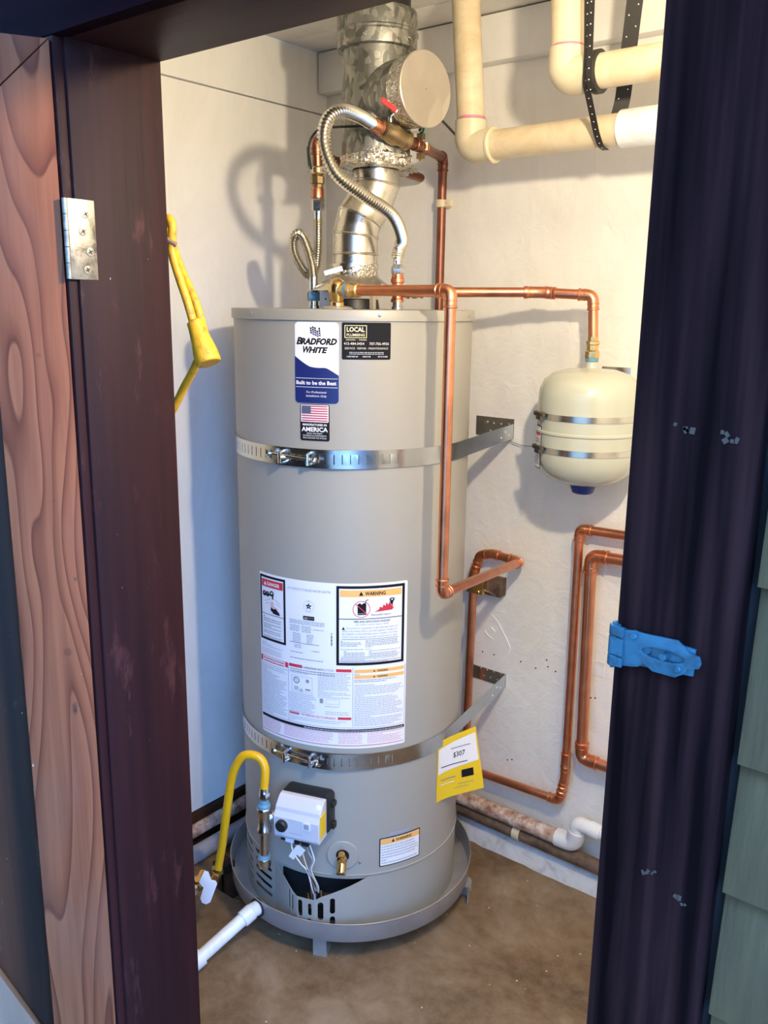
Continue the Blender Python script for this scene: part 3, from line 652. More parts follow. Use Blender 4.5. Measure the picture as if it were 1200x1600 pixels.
patch(mb, -.2245, -.1400, .7195, .7205, 'red_ink'); patch(mb, -.2245, -.2180, .7070, .7205, 'red_ink'); patch(mb, -.1475, -.1400, .7080, .7205, 'red_ink'); greek(mb, -.2150, -.1500, .7185, .7060, 2, 'red_ink', ragged=.05)
greek(mb, -.2190, -.1430, .6990, .5830, 26, 'pale_ink', ragged=.5, thick=.5)
patch(mb, -.1370, -.1030, .7140, .7210, 'red_ink'); patch(mb, -.0250, .0090, .7140, .7210, 'red_ink'); text2d(mb, 'OPERATING INSTRUCTIONS', -.0640, .7140, .0052, f1, 'grey_ink', bold=.01, width=.068)
greek(mb, -.1360, -.0760, .7110, .6990, 3, 'pale_ink', ragged=.5)
frame(mb, -.1300, -.0790, .6570, .6940, .0006, 'grey_ink'); disc(mb, -.1180, .6835, .0080, 'grey_ink', f1, .0050); line(mb, (-.1200, .6860), (-.1170, .6820), .0012, 'ink'); disc(mb, -.0905, .6850, .0042, 'grey_ink'); patch(mb, -.124, -.113, .6600, .6690, 'pale_ink'); disc(mb, -.1060, .6610, .0045, 'pale_ink'); patch(mb, -.096, -.084, .6620, .6660, 'grey_ink')
greek(mb, -.1360, -.0700, .6540, .6020, 12, 'pale_ink', ragged=.5, thick=.5)
greek(mb, -.0660, .0080, .7120, .6500, 16, 'pale_ink', ragged=.2, thick=.5)
patch(mb, -.0620, -.0540, .6370, .6480, 'grey_ink'); frame(mb, -.0480, -.0170, .6360, .6480, .0005, 'grey_ink'); greek(mb, -.0500, -.0150, .6330, .6280, 1, 'pale_ink'); greek(mb, -.0500, .0050, .6200, .6100, 2, 'pale_ink')
patch(mb, -.1370, -.1120, .6000, .6060, 'red_ink'); patch(mb, -.0210, .0090, .6000, .6060, 'red_ink'); text2d(mb, 'TO TURN OFF GAS TO APPLIANCE', -.0660, .6000, .0052, f1, 'red_ink', bold=.01, width=.080)
greek(mb, -.1360, .0080, .5970, .5840, 3, 'pale_ink', ragged=.4)
for z_ in (.7120, .6985): patch(mb, .0155, .1290, z_, z_+.0080, 'orange_ink')
for z_ in (.7140, .7005): text2d(mb, 'WARNING', .0780, z_, .0042, f2, 'ink', bold=.02, width=.024); tri(mb, .0590, z_, .0045, 'ink')
greek(mb, .0155, .1270, .7105, .7070, 1, 'grey_ink', ragged=.1)
greek(mb, .0155, .1280, .6970, .6890, 2, 'grey_ink', ragged=.4); greek(mb, .0155, .1280, .6850, .5840, 24, 'pale_ink', ragged=.35, thick=.55)
patch(mb, -.2230, .1320, .5700, .5770, 'ink'); greek(mb, -.1000, .1280, .5755, .5712, 1, 'pale_ink', r=RT2, ragged=0, thick=.5)
for a, b in ((-.2235, -.1580), (-.1560, -.0270), (-.0230, .0380), (.0420, .1310)): greek(mb, a+.003, b-.002, .5680, .5410, 7, 'pink_ink', ragged=.15, thick=.6)
frame(mb, -.2235, .1310, .5370, .5690, .0009, 'pink_ink'); patch(mb, -.2235, .1310, .5368, .5382, 'red_ink', RT2)
mb.build('fine_print', 'ink', big)
# --- small warning and metal plate
sw_ = lab('warning_sticker', rrect(.0760, .1840, .2215, .2960, .003), 'ink'); mb = MB()
sheet(mb, rrect(.0785, .1815, .2240, .2935, .002), [], cyl(RT-.0002), frange(.0785, .1815, .01), mt='paper'); patch(mb, .0790, .1810, .2790, .2930, 'orange_ink', RT2-.0001)
text2d(mb, 'WARNING', .1370, .2830, .0070, cyl(RT2+.0004), 'ink', bold=.02, width=.042); fo = f2; tri(mb, .1095, .2825, .008, 'ink'); greek(mb, .0810, .1780, .2770, .2270, 7, 'pale_ink', ragged=.3, thick=.5, r=RT2); mb.build('lettering', 'ink', sw_)
mb = MB(); sheet(mb, rrect(.0990, .1500, .2990, .3080, .001), [], cyl(HR+.001), (.11, .12, .13, .14), th=.0008); mb.build('data_plate', 'mgrey', heater)
# --- hanging yellow energy tag, loose at its outer edge
def tagmap(s, z):
    k = max(0, (s-.235)/.13); lift = .001+.050*k*k*(1+.5*(0.50-z)/.15); a = (.237+.105*k)/HR
    return W((HR+lift)*math.sin(a), (HR+lift)*math.cos(a), z-.004*k)
mb = MB(); s0, s1 = .2380, .3650
sheet(mb, [(s0, .3360), (s1, .3440), (s1, .5050), (s0, .4930)], [], tagmap, frange(s0, s1, .012), frange(.34, .5, .03), .0004, 'yellow_ink')
tg = mb.build('energy_tag', 'yellow_ink', heater); mb = MB()
def tm(e): return lambda s, z: V(tagmap(s, z)) + nrm(.30)*e
sheet(mb, [(s0+.003, .4080), (s1-.004, .4200), (s1-.004, .4920), (s0+.003, .4740)], [], tm(.0010), frange(s0, s1, .012), mt='paper')
text2d(mb, '$307', (s0+s1)/2+.012, .4420, .0130, tm(.0017), 'ink', bold=.01, width=.034)
for a, b, c, d, k in ((s0+.015, s1-.03, .4240, .4262, 'ink'), (s0+.050, s1-.02, .4650, .4675, 'grey_ink'), (s0+.015, s0+.065, .3900, .3925, 'grey_ink'), (s0+.07, s1-.02, .3690, .3702, 'grey_ink'), (s0+.06, s1-.03, .3600, .3612, 'grey_ink'), (s0+.015, s0+.06, .3780, .3800, 'paper')):
    sheet(mb, rect(a, b, c, d), [], tm(.0018), frange(a, b, .012), mt=k)
sheet(mb, rect(s1-.046, s1-.018, .3840, .4040), [], tm(.0018), frange(s1-.046, s1-.018, .008), mt='ink'); mb.build('lettering', 'ink', tg)

# ---------------------------------------------------------------- gas control
VA = -.335*HR
vn = nrm(VA); vt = tan_(VA); vo = W(HR*math.sin(-.335), HR*math.cos(-.335), .378)
def vb(x, y, d): return vo + vt*x + V((0, 0, 1))*y + vn*d
def vprism(mb, poly, d0_, d1_, mt='_'): prism(mb, poly, vb(0, 0, d0_ if vt.cross(up).dot(vn) > 0 else d1_), vt, up, abs(d1_-d0_), mt)
mb = MB(); vprism(mb, rrect(-.050, .066, -.043, .052, .012), -.002, .030); vprism(mb, rrect(.060, .073, .018, .032, .003), .004, .02); vprism(mb, rrect(.060, .073, -.036, -.02, .003), .004, .02)
gv = mb.build('gas_control', 'black', heater, bevel=.002)
# white cover: stepped profile in (height, depth) swept across
prof = [(-.048, .028), (-.048, .070), (-.040, .074), (.004, .074), (.016, .066), (.024, .064), (.040, .048), (.044, .040), (.044, .028)]
mb = MB(); A = [vb(-.053+abs(h_)*.04, h_, d_) for h_, d_ in prof]; B = [vb(.058, h_, d_) for h_, d_ in prof]; n_ = len(prof)
mb.add(A+B, [tuple(range(n_))[::-1], tuple(range(n_, 2*n_))]+[(i, (i+1) % n_, (i+1) % n_+n_, i+n_) for i in range(n_)])
mb.build('cover', 'lgrey', gv, bevel=.0018, ang=12)
mb = MB(); lathe(mb, vb(-.031, -.014, .074), vn, [(.0140, 0), (.0136, .008), (.011, .011), (.004, .0115)], 28); mb.build('knob', 'black', gv)
mb = MB(); vprism(mb, rrect(.020, .038, -.014, .004, .002), .074, .0765, 'white'); vprism(mb, rrect(.023, .035, -.011, .001, .001), .0765, .0772, 'mgrey'); mb.build('status_window', 'white', gv)
mb = MB(); lathe(mb, vb(.048, .030, .050), (vn+up*.6).normalized(), [(.0085, 0), (.008, .006), (.004, .007)], 20); mb.build('screw', 'white', gv)
mb = MB(); box(mb, vb(.0585, -.008, .052), (.0014, .030, .052), 'yellow_ink', Matrix((vt, vn, up)).transposed()); mb.build('warning_strip', 'yellow_ink', gv)
mb = MB()
for (x_, y_, w_, h_, c_) in ((-.034, -.052, .010, .012, 'black'), (-.018, -.054, .020, .014, 'white'), (.020, -.054, .018, .016, 'black'), (.0, -.057, .012, .010, 'black')): box(mb, vb(x_, y_, .054), (w_, .022, h_), c_, Matrix((vt, vn, up)).transposed())
mb.build('connector', 'black', gv)
def vmap(x, y): return vb(x, y, .0749)
mb = MB(); text2d(mb, '⚠ ! SAFETY' if False else 'CAUTION', -.004, .004-.002, .0030, vmap, 'mgrey', width=.018)
for k in range(5): x_ = -.012+.006*k; mb.add([vmap(x_, -.030), vmap(x_+.004, -.030), vmap(x_+.004, -.028), vmap(x_, -.028)], [(0, 1, 2, 3)], 'mgrey')
mb.build('lettering', 'mgrey', gv)
# wires from the control to the burner
for nm, c_, pts in (('wire', 'white', [vb(-.018, -.06, .056), vb(-.012, -.085, .060), vb(.005, -.112, .058), vb(.020, -.135, .052), W(-.078, .300, .185), W(-.076, .270, .15)]),
                    ('wire', 'brass_old', [vb(-.014, -.06, .058), vb(-.004, -.090, .058), vb(.012, -.120, .055), vb(.022, -.140, .050), W(-.074, .295, .18), W(-.070, .270, .15)]),
                    ('wire', 'pvc_old', [vb(.0, -.06, .056), vb(.008, -.09, .052), vb(.02, -.13, .05), W(-.072, .292, .2), W(-.066, .275, .16)]),
                    ('wire', 'mgrey', [vb(.020, -.06, .054), vb(.024, -.080, .056), vb(.034, -.100, .056), vb(.026, -.125, .052), vb(.024, -.145, .05), W(-.070, .270, .16)]),
                    ('wire', 'white', [vb(.026, -.06, .054), vb(.036, -.085, .056), vb(.038, -.102, .055), vb(.030, -.13, .052), W(-.066, .290, .19), W(-.066, .272, .16)])):
    mb = MB(); tube(mb, crom(pts, 8), .0016, 8); mb.build(nm, c_, gv)
mb = MB(); box(mb, vb(.004, -.078, .062), (.022, .0015, .024), '_', Matrix((vt, vn, up)).transposed() @ Matrix.Rotation(.6, 3, 'Y')); box(mb, vb(-.010, -.092, .062), (.014, .0015, .022), '_', Matrix((vt, vn, up)).transposed() @ Matrix.Rotation(.5, 3, 'Y')); mb.build('paper_tag', 'white', gv)
# ---------------------------------------------------------------- drain cock
sd = -.0098; dnv = nrm(sd); dp = W(HR*math.sin(sd/HR), HR*math.cos(sd/HR), .2590)
mb = MB(); lathe(mb, dp, dnv, [(.0370, -.002), (.0370, .0015), (.0350, .0030), (.0160, .0034), (.0155, -.001)], 40, caps=False); dv = mb.build('drain_valve', 'jacket', heater)
mb = MB(); lathe(mb, dp, dnv, [(.0155, 0), (.0155, .0008)], 24); mb.build('hole', 'dark', dv)
mb = MB(); lathe(mb, dp+V((0, 0, .002)), dnv, [(.009, 0), (.009, .016), (.0115, .018), (.0115, .026), (.008, .028), (.008, .036)], 20)
d2 = (dnv*.75-up*.66).normalized(); lathe(mb, dp+dnv*.024, d2, [(.0105, 0), (.0105, .026), (.012, .028), (.0085, .0285), (.0082, .020)], 20, caps=False); lathe(mb, dp+dnv*.022+up*.004, (up+dnv*.4).normalized(), [(.006, 0), (.006, .014), (.0075, .016), (.0075, .020)], 16)
mb.build('drain_cock', 'brass', dv)
mb = MB(); lathe(mb, W(.030, .272, .2400), dnv, [(.004, 0), (.003, .003)], 10); mb.build('screw', 'steel', dv)

# ---------------------------------------------------------------- things on the top
mb = MB()      # draft hood: bell on four legs over the flue collar
lathe(mb, W(.0, 0, 0), (0, 0, 1), [(.095, 1.531), (.093, 1.535), (.060, 1.560), (.053, 1.566), (.053, 1.590)], 40, caps=False)
dh = mb.build('draft_hood', 'duct', heater)
for a in (-60, 35, 140, 215):
    a_ = math.radians(a); mb = MB(); p = W(.078*math.sin(a_), .078*math.cos(a_), (1.4915+1.536)/2); box(mb, p, (.010, .010, .0445)); mb.build('leg', 'duct', dh)
mb = MB(); lathe(mb, W(0, 0, 0), (0, 0, 1), [(.060, 1.4915), (.056, 1.512), (.050, 1.514)], 32); mb.build('flue_collar', 'black', dh)
mb = MB(); box(mb, W(-.062, .060, 1.5115), (.022, .004, .036), rot=Matrix.Rotation(YAW, 3, 'Z')); lathe(mb, W(-.060, .063, 1.512), -Fh, [(.002, 0), (.002, .001)], 8, 'dark'); mb.build('bracket', 'jacket', dh)
# water nipples
for s_ in (-1, 1):
    mb = MB(); lathe(mb, W(.1*s_-(.0 if s_ > 0 else -.008), 0, 1.4915), (0, 0, 1), [(.013, 0), (.013, .006), (.0108, .007), (.0108, .016)], 20); mb.build('nipple', 'steel', heater)
# relief valve
tpx = V((.520, -.530, 0)); tp = thing; pv = tpx
mb = MB(); lathe(mb, pv+V((0, 0, 1.4915)), up, [(.034, 0), (.034, .002), (.026, .0055), (.012, .0065)], 32, 'jacket'); lathe(mb, pv+V((0, 0, 1.4965)), up, [(.012, 0), (.015, .001), (.015, .008), (.0135, .010), (.0165, .022), (.019, .030), (.019, .042), (.0150, .052), (.008, .057), (.004, .060)], 24)
te = V((.820, -.538, 1.5290)); tdir = V((te.x-pv.x, te.y-pv.y, 0)).normalized()
lathe(mb, pv+V((0, 0, 1.5300)), tdir, [(.012, 0), (.0145, .010), (.0145, .026)], 20)
rv = mb.build('relief_valve', 'brass', heater)
mb = MB(); pw = pv+V((0, 0, 1.560)); box(mb, pw-Rh*.008+V((0, 0, .010)), (.040, .003, .010), rot=Matrix.Rotation(YAW, 3, 'Z') @ Matrix.Rotation(-.28, 3, 'Y')); mb.build('lever', 'white', rv)

# ================================================================= PAN, STAND, DRAIN PIPE
pan = thing('drain_pan', 'round shallow galvanized metal pan under the water heater', 'drain pan', (HX, HY, .0555))
mb = MB(); lathe(mb, (HX, HY, 0), up, [(.001, .0555), (.3115, .0555), (.3125, .057), (.3150, .1035), (.3165, .1045), (.3170, .1060), (.3155, .1068), (.3145, .1045), (.3110, .0580), (.001, .0580)], 96, caps=False)
mb.build('basin', 'pan', pan)
da = -.74; dout = W(.3135*math.sin(-.76), .3135*math.cos(-.76), .0815); ddir = (Rh*math.sin(-.76)-Fh*math.cos(-.76)).normalized()
mb = MB(); lathe(mb, dout, ddir, [(.0225, -.004), (.0225, .003)], 28); mb.build('gasket', 'black', pan)
stand = thing('pan_stand', 'dark angle iron stand with short feet under the round drain pan', 'stand', (HX, HY, 0))
for k, (fx, fy) in enumerate(((.588, -.665), (.205, -.600), (.745, -.270), (.33, -.16))):
    d_ = (V((fx, fy, 0))-V((HX, HY, 0))); r_ = d_.length; d_.normalize(); a_ = math.atan2(d_.y, d_.x)
    mb = MB(); R_ = Matrix.Rotation(a_, 3, 'Z'); c0 = V((HX, HY, 0))
    box(mb, c0+d_*(r_/2+.02)+V((0, 0, .0475)), (r_-.03, .034, .003), rot=R_); box(mb, c0+d_*(r_/2+.02)+V((0, 0, .032))+R_@V((0, .0155, 0)), (r_-.03, .003, .034), rot=R_); mb.build('arm', 'pan', stand)
    mb = MB(); box(mb, c0+d_*(r_)+V((0, 0, .027)), (.003, .034, .054), rot=R_); box(mb, c0+d_*(r_-.017)+R_@V((0, .0155, .027)), (.034, .003, .054), rot=R_); mb.build('foot', 'pan', stand)
mb = MB(); lathe(mb, (HX, HY, 0), up, [(.12, .049), (.12, .0552)], 32); mb.build('top_plate', 'pan', stand)
mb = MB(); bx(mb, .235, .275, -.66, -.30, .0, .0545); bx(mb, .20, .24, -.66, -.62, 0, .075); mb.build('wood_block', 'oldwood', stand)

pend = V((.402, -.905, .021)); drain = thing('drain_pipe', 'white plastic drain pipe running from the metal pan across the concrete floor', 'pipe', (pend.x, pend.y, 0))
p1 = dout+ddir*.006; dv_ = (pend-p1).normalized()
def hub(p, d, r, l, mt, parent, name='coupling'):
    mb = MB(); lathe(mb, p, d, [(r*.93, 0), (r, .0015), (r, l-.0015), (r*.93, l)], 28); return mb.build(name, mt, parent)
mb = MB(); tube(mb, [dout-ddir*.004, p1+ddir*.012, p1+ddir*.012+dv_*.02], .0175, 20); mb.build('adapter', 'pvc_white', drain)
mb = MB(); tube(mb, [p1+ddir*.014, pend], .0155, 24); mb.build('tube', 'pvc_white', drain)
hub(p1+ddir*.010+dv_*.002, dv_, .0195, .030, 'pvc_white', drain)
e2 = pend+V((-.055, -.02, -.001))
mb = MB(); tube(mb, fillet([pend-dv_*.038, pend, pend+V((-.052, -.020, 0))], .03), .0200, 24); mb.build('elbow', 'pvc_white', drain)
mb = MB(); tube(mb, [pend+V((-.05, -.019, -.001)), pend+V((-.25, -.08, -.001))], .0155, 20); mb.build('tube', 'pvc_white', drain)

# ================================================================= SEISMIC STRAPS
def strap(zc, label, wallp, leftp, bolts, tail_z, hgt=.038, platelen=.115, wob=0.):
    T = thing('heater_strap', label, 'strap', (wallp[0], wallp[1]-.002, zc-hgt/2), 'straps round the water heater')
    c = V((HX, HY)); r = HR+.0030
    def tang(P, sign):
        d = V((P[0]-HX, P[1]-HY)); L = d.length; a = math.atan2(d.y, d.x); b = math.acos(r/L); t = a+sign*b; return t
    tr = tang(wallp, -1); tl = tang(leftp, 1)
    if tl > tr: tl -= 2*PI   # arc from left tangent clockwise.. through the front to the right tangent
    # angles: front is azimuth -.855 ; build arc from tl up to tr
    pl = V((HX+r*math.cos(tl), HY+r*math.sin(tl))); pr = V((HX+r*math.cos(tr), HY+r*math.sin(tr)))
    Lp = V(leftp); Rp = V(wallp); l1 = (pl-Lp).length; arc = (tr-tl)*r; l3 = (Rp-pr).length; tot = l1+arc+l3
    def mp(x, z, e=0):
        if x < l1: p = Lp.lerp(pl, x/l1); n_ = V((math.cos(tl), math.sin(tl)))
        elif x < l1+arc: a = tl+(x-l1)/r; n_ = V((math.cos(a), math.sin(a))); p = V((HX, HY))+n_*r
        else: p = pr.lerp(Rp, (x-l1-arc)/l3); n_ = V((math.cos(tr), math.sin(tr)))
        q_ = p+n_*e; return V((q_.x, q_.y, z))
    xs_front = l1+((-.8551)-tl)*r      # path coordinate of s = 0
    f_ = r/HR
    def S(s): return xs_front+s*f_
    hs = []
    s = -.335
    while s < .10:
        hs.append([(S(s)-.0012+(.0006 if k in (0, 3) else 0)*0+dx, zc+dz) for k, (dx, dz) in enumerate(((0, -.010), (.0024, -.010), (.0024, .010), (0, .010)))]); s += .0165
    mb = MB(); cuts = [x for x in frange(l1-.001, l1+arc+.001, .012)]
    sheet(mb, rect(0.0, tot, zc-hgt/2, zc+hgt/2), hs, mp, cuts+[l1, l1+arc], (), .0011); mb.build('band', 'strap_m', T, ang=20)
    # overlapped outer tongue
    mb = MB(); sheet(mb, rect(S(-.17), S(.052), zc-hgt/2-.0005, zc+hgt/2+.0005), [h_ for h_ in hs if S(-.165) < h_[0][0] < S(.045)], lambda x, z: mp(x, z, .0022+max(0, .004*(1-abs(x-S(-.05))/.07))), frange(S(-.17), S(.052), .012), (), .0010); mb.build('tongue', 'strap_m', T, ang=20)
    # bolt with two lugs
    for a, b in bolts:
        pa = mp(S(a), zc+.004, .013); pb = mp(S(b), zc-.001, .016); d_ = (pb-pa).normalized()
        mb = MB(); tube(mb, [pa-d_*.012, pb+d_*.022], .0033, 10); mb.build('bolt', 'steel', T)
        mb = MB(); hexnut(mb, pa-d_*.020, d_, .008, .007); mb.build('nut', 'steel', T); mb = MB(); lathe(mb, pa-d_*.013, d_, [(.009, 0), (.009, .0015)], 16); mb.build('washer', 'steel', T); mb = MB(); hexnut(mb, pb+d_*.008, d_, .007, .006); mb.build('nut', 'steel', T)
        for x_, w_ in ((S(a)+.016, .022), (S(b)-.004, .016)):
            q0_ = mp(x_, zc, .003); q1_ = mp(x_, zc, .020); nn = (q1_-q0_).normalized()
            mb = MB(); tube(mb, [q0_+V((0, 0, .012)), q1_+V((0, 0, .010)), q1_-V((0, 0, .010)), q0_-V((0, 0, .012))], .0040, 8); tube(mb, [q0_+d_*.014, q1_+d_*.002], .0045, 8); mb.build('lug', 'steel', T)
    # wall plates
    wx, wy = wallp
    hp = []
    for k in range(5):
        for j in (0, 1):
            cx_, cz_ = wx-.016-k*.022-(j*.010), zc+.006+(-.010 if j else .010)
            hp.append([(cx_+.0028*math.cos(2*PI*i/8), cz_+.0028*math.sin(2*PI*i/8)) for i in range(8)])
    mb = MB(); sheet(mb, rect(wx-platelen, wx, zc-.019, zc+.031 if tail_z else zc+hgt/2), hp[:7], lambda x, z: V((x, -.003, z)), (), (), .0012); mb.build('wall_plate', 'strap_m', T)
    for k in (0, 3): mb = MB(); lathe(mb, (wx-.016-k*.022, -.0044, zc+.016), (0, -1, 0), [(.006, 0), (.005, .003), (.002, .004)], 8); mb.build('lag_screw', 'steel', T)
    mb = MB(); box(mb, (.003, leftp[1]+.04, zc), (.003, .08, hgt)); mb.build('wall_plate', 'strap_m', T)
    mb = MB(); hx = l1+arc+l3
    for k in range(3):
        p = mp(hx-.035-k*.028, zc+(.006 if k % 2 else -.006), .0018); lathe(mb, p, V((math.cos(tr), math.sin(tr), 0)), [(.0026, -.001), (.0026, .0006)], 8)
    mb.build('punched_hole', 'paper', T)
    return T
strap(1.188, 'upper perforated steel strap round the water heater with blue reflection and bolt', (.657, -.0045), (.002, -.22), [(-.165, -.085)], True)
strap(.4985, 'lower perforated steel strap round the water heater above the gas control', (.668, -.0045), (.002, -.22), [(-.165, -.085)], False)

# ================================================================= COPPER
def ring(mb, p, d, r, l=.005, mt='_'): lathe(mb, p-V(d)*l/2, d, [(r*1.02, 0), (r*1.13, l*.25), (r*1.13, l*.75), (r*1.02, l)], 20, mt)
def copper_run(T, pts, r=.0111, mt='copper', sock=.016, brad=.026, skip=(), soft=()):
    pts = [V(p) for p in pts]; n = len(pts)
    for i in range(n-1):
        mb = MB(); tube(mb, [pts[i], pts[i+1]], r, 20); mb.build('tube', mt, T)
    for i in range(1, n-1):
        if i in skip: continue
        a = (pts[i-1]-pts[i]).normalized(); b = (pts[i+1]-pts[i]).normalized()
        L1 = brad+sock*.6
        mb = MB(); tube(mb, fillet([pts[i]+a*L1, pts[i], pts[i]+b*L1], brad, 8), r*1.17, 20)
        ring(mb, pts[i]+a*L1, a, r*1.12); ring(mb, pts[i]+b*L1, b, r*1.12)
        ring(mb, pts[i]+a*brad*.8, a, r*1.10, .003); ring(mb, pts[i]+b*brad*.8, b, r*1.10, .003)
        mb.build('elbow', mt, T)
def cut_elbow_path(pts, brad): return pts
def coupling(T, p, d, r=.0111, l=.040, mt='copper'):
    d = V(d).normalized(); p = V(p); mb = MB(); lathe(mb, p-d*l/2, d, [(r*1.02, 0), (r*1.26, .001), (r*1.26, .005), (r*1.16, .007), (r*1.16, l-.007), (r*1.26, l-.005), (r*1.26, l-.001), (r*1.02, l)], 22); return mb.build('coupling', mt, T)
# replace sharp tube ends: tubes stop short of each corner so that the bend is round
def copper_run(T, pts, r=.0111, mt='copper', sock=.016, brad=.020):
    pts = [V(p) for p in pts]; n = len(pts)
    for i in range(n-1):
        d = (pts[i+1]-pts[i]).normalized(); a = pts[i]+(d*brad if i else V((0, 0, 0))); b = pts[i+1]-(d*brad if i+1 < n-1 else V((0, 0, 0)))
        if (b-a).dot(d) > .002: mb = MB(); tube(mb, [a, b], r, 20); mb.build('tube', mt, T)
    for i in range(1, n-1):
        a = (pts[i-1]-pts[i]).normalized(); b = (pts[i+1]-pts[i]).normalized(); L1 = min(brad+sock, (pts[i-1]-pts[i]).length*.5, (pts[i+1]-pts[i]).length*.5)
        L1 = max(L1, brad)
        mb = MB(); tube(mb, fillet([pts[i]+a*L1, pts[i], pts[i]+b*L1], brad*1.25, 10), r*1.15, 20)
        for d in (a, b): ring(mb, pts[i]+d*L1, d, r*1.13, .0055); ring(mb, pts[i]+d*brad, d, r*1.10, .003)
        mb.build('elbow', mt, T)

# relief discharge line
rl = thing('copper_pipe', 'bright copper pipe dropping down the right front of the heater then turning to the wall', 'pipe', (.8105, -.523, .90))
copper_run(rl, [pv+V((0, 0, 1.5300))+tdir*.030, te, (.820, -.538, .919), (.713, -.034, .855), (.628, -.036, .862), (.590, -.036, .850), (.5725, -.036, .790), (.569, -.036, .268)], brad=.018, sock=.012)
mb = MB(); lathe(mb, pv+V((0, 0, 1.5300))+tdir*.026, tdir, [(.0150, 0), (.0150, .007)], 20, 'teflon'); lathe(mb, pv+V((0, 0, 1.5300))+tdir*.033, tdir, [(.0135, 0), (.0150, .002), (.0150, .010), (.0135, .012), (.0135, .022), (.0148, .024), (.0148, .029), (.012, .031)], 20); mb.build('adapter', 'brass', rl)
coupling(rl, (.569, -.036, .272), (0, 0, 1), l=.03)
# brass clamp box on the wall behind the loop
hb = thing('pipe_clamp', 'yellow brass fitting and dark bracket holding the copper pipe on the back wall', 'clamp', (.577, -.0, .745))
mb = MB(); bx(mb, .604, .655, -.030, -.0006, .742, .792); mb.build('bracket', 'brownpipe', hb, bevel=.001)
mb = MB(); bx(mb, .561, .612, -.051, -.0475, .745, .783); bx(mb, .598, .612, -.0475, -.022, .745, .783); bx(mb, .556, .562, -.0475, -.001, .748, .780); hexnut(mb, (.600, -.052, .752), (0, -1, 0), .006, .005); mb.build('strap', 'brass', hb, bevel=.001)
mb = MB(); tube(mb, [(.612, -.034, .754), (.645, -.034, .748)], .0035, 10); lathe(mb, (.606, -.034, .755), (1, 0, -.18), [(.007, 0), (.007, .006)], 8); mb.build('bolt', 'steel', hb)
# the return along the foot of the wall and up
cr = thing('copper_pipe', 'copper pipe running low along the back wall then up beside the thicker copper pipe', 'pipe', (.878, -.036, .226))
copper_run(cr, [(.569, -.036, .250), (.5695, -.036, .2135), (.868, -.036, .226), (.8800, -.036, .300), (.876, -.036, .972), (1.30, -.036, .985)], brad=.018, sock=.012)
coupling(cr, (.8795, -.036, .348), (0, 0, 1), l=.042)
ct = thing('copper_pipe', 'thicker copper pipe bending in from the right and down the back wall', 'pipe', (.924, -.040, .37))
copper_run(ct, [(1.30, -.040, .925), (.913, -.040, .912), (.924, -.040, .372), (1.30, -.040, .372)], r=.0143, brad=.030, sock=.012)
# hot line to the expansion tank
tk = V((.925, -.132, 0))
hot0 = W(.1, 0, 1.530)
hl = thing('copper_pipe', 'copper hot water pipe running from heater top to the cream expansion tank', 'pipe', (hot0.x, hot0.y, 1.507))
eA = V((.918, -.132, 1.5275)); mid = V((.800, -.165, 1.533))
mb = MB(); lathe(mb, W(.1, 0, 1.5075), up, [(.0150, 0), (.0150, .006), (.0125, .008), (.0125, .042), (.0155, .044), (.0155, .052)], 22)
hd = (mid-hot0).normalized(); lathe(mb, hot0, hd, [(.0125, 0), (.0125, .020), (.0150, .022), (.0150, .028)], 20); mb.build('tee', 'copper', hl)
mb = MB(); lathe(mb, hot0+hd*.028, hd, [(.0115, 0), (.0115, .006)], 20, 'teflon'); lathe(mb, hot0+hd*.034, hd, [(.0145, 0), (.0145, .010), (.012, .012), (.012, .018), (.0140, .020), (.0140, .025)], 8); mb.build('adapter', 'brass', hl)
copper_run(hl, [hot0+hd*.05, mid, eA, (.925, -.132, 1.432)], brad=.018, sock=.012)
coupling(hl, mid-hd*.004, hd, l=.050); coupling(hl, mid+(eA-mid).normalized()*.030, (eA-mid), l=.020)
mb = MB(); lathe(mb, (tk.x, tk.y, 1.383), up, [(.0130, 0), (.0145, .002), (.0145, .014)], 22, 'teflon'); lathe(mb, (tk.x, tk.y, 1.392), up, [(.0165, 0), (.0165, .014), (.013, .017), (.013, .028), (.0155, .030), (.0155, .036), (.012, .038), (.012, .046)], 8); mb.build('adapter', 'brass', hl)
# ================================================================= EXPANSION TANK
et = thing('expansion_tank', 'small cream expansion tank with two steel bands hanging on the back wall', 'tank', (tk.x, tk.y, 1.0835))
TR = .1130
pr_ = [(.030, 1.108), (.060, 1.111), (.085, 1.122), (.102, 1.139), (.111, 1.160), (TR, 1.180), (TR, 1.2245), (TR+.0028, 1.2270), (TR+.0028, 1.2310), (TR, 1.2335), (TR, 1.300), (.111, 1.322), (.102, 1.343), (.085, 1.357), (.055, 1.366), (.020, 1.369), (.015, 1.370), (.013, 1.374), (.013, 1.384)]
mb = MB(); lathe(mb, (tk.x, tk.y, 0), up, pr_, 64); mb.build('shell', 'cream', et, ang=30)
mb = MB(); lathe(mb, (tk.x-.002, tk.y, 0), up, [(.020, 1.0835), (.024, 1.0860), (.031, 1.106), (.031, 1.112)], 32); mb.build('valve_cap', 'blue_cap', et)
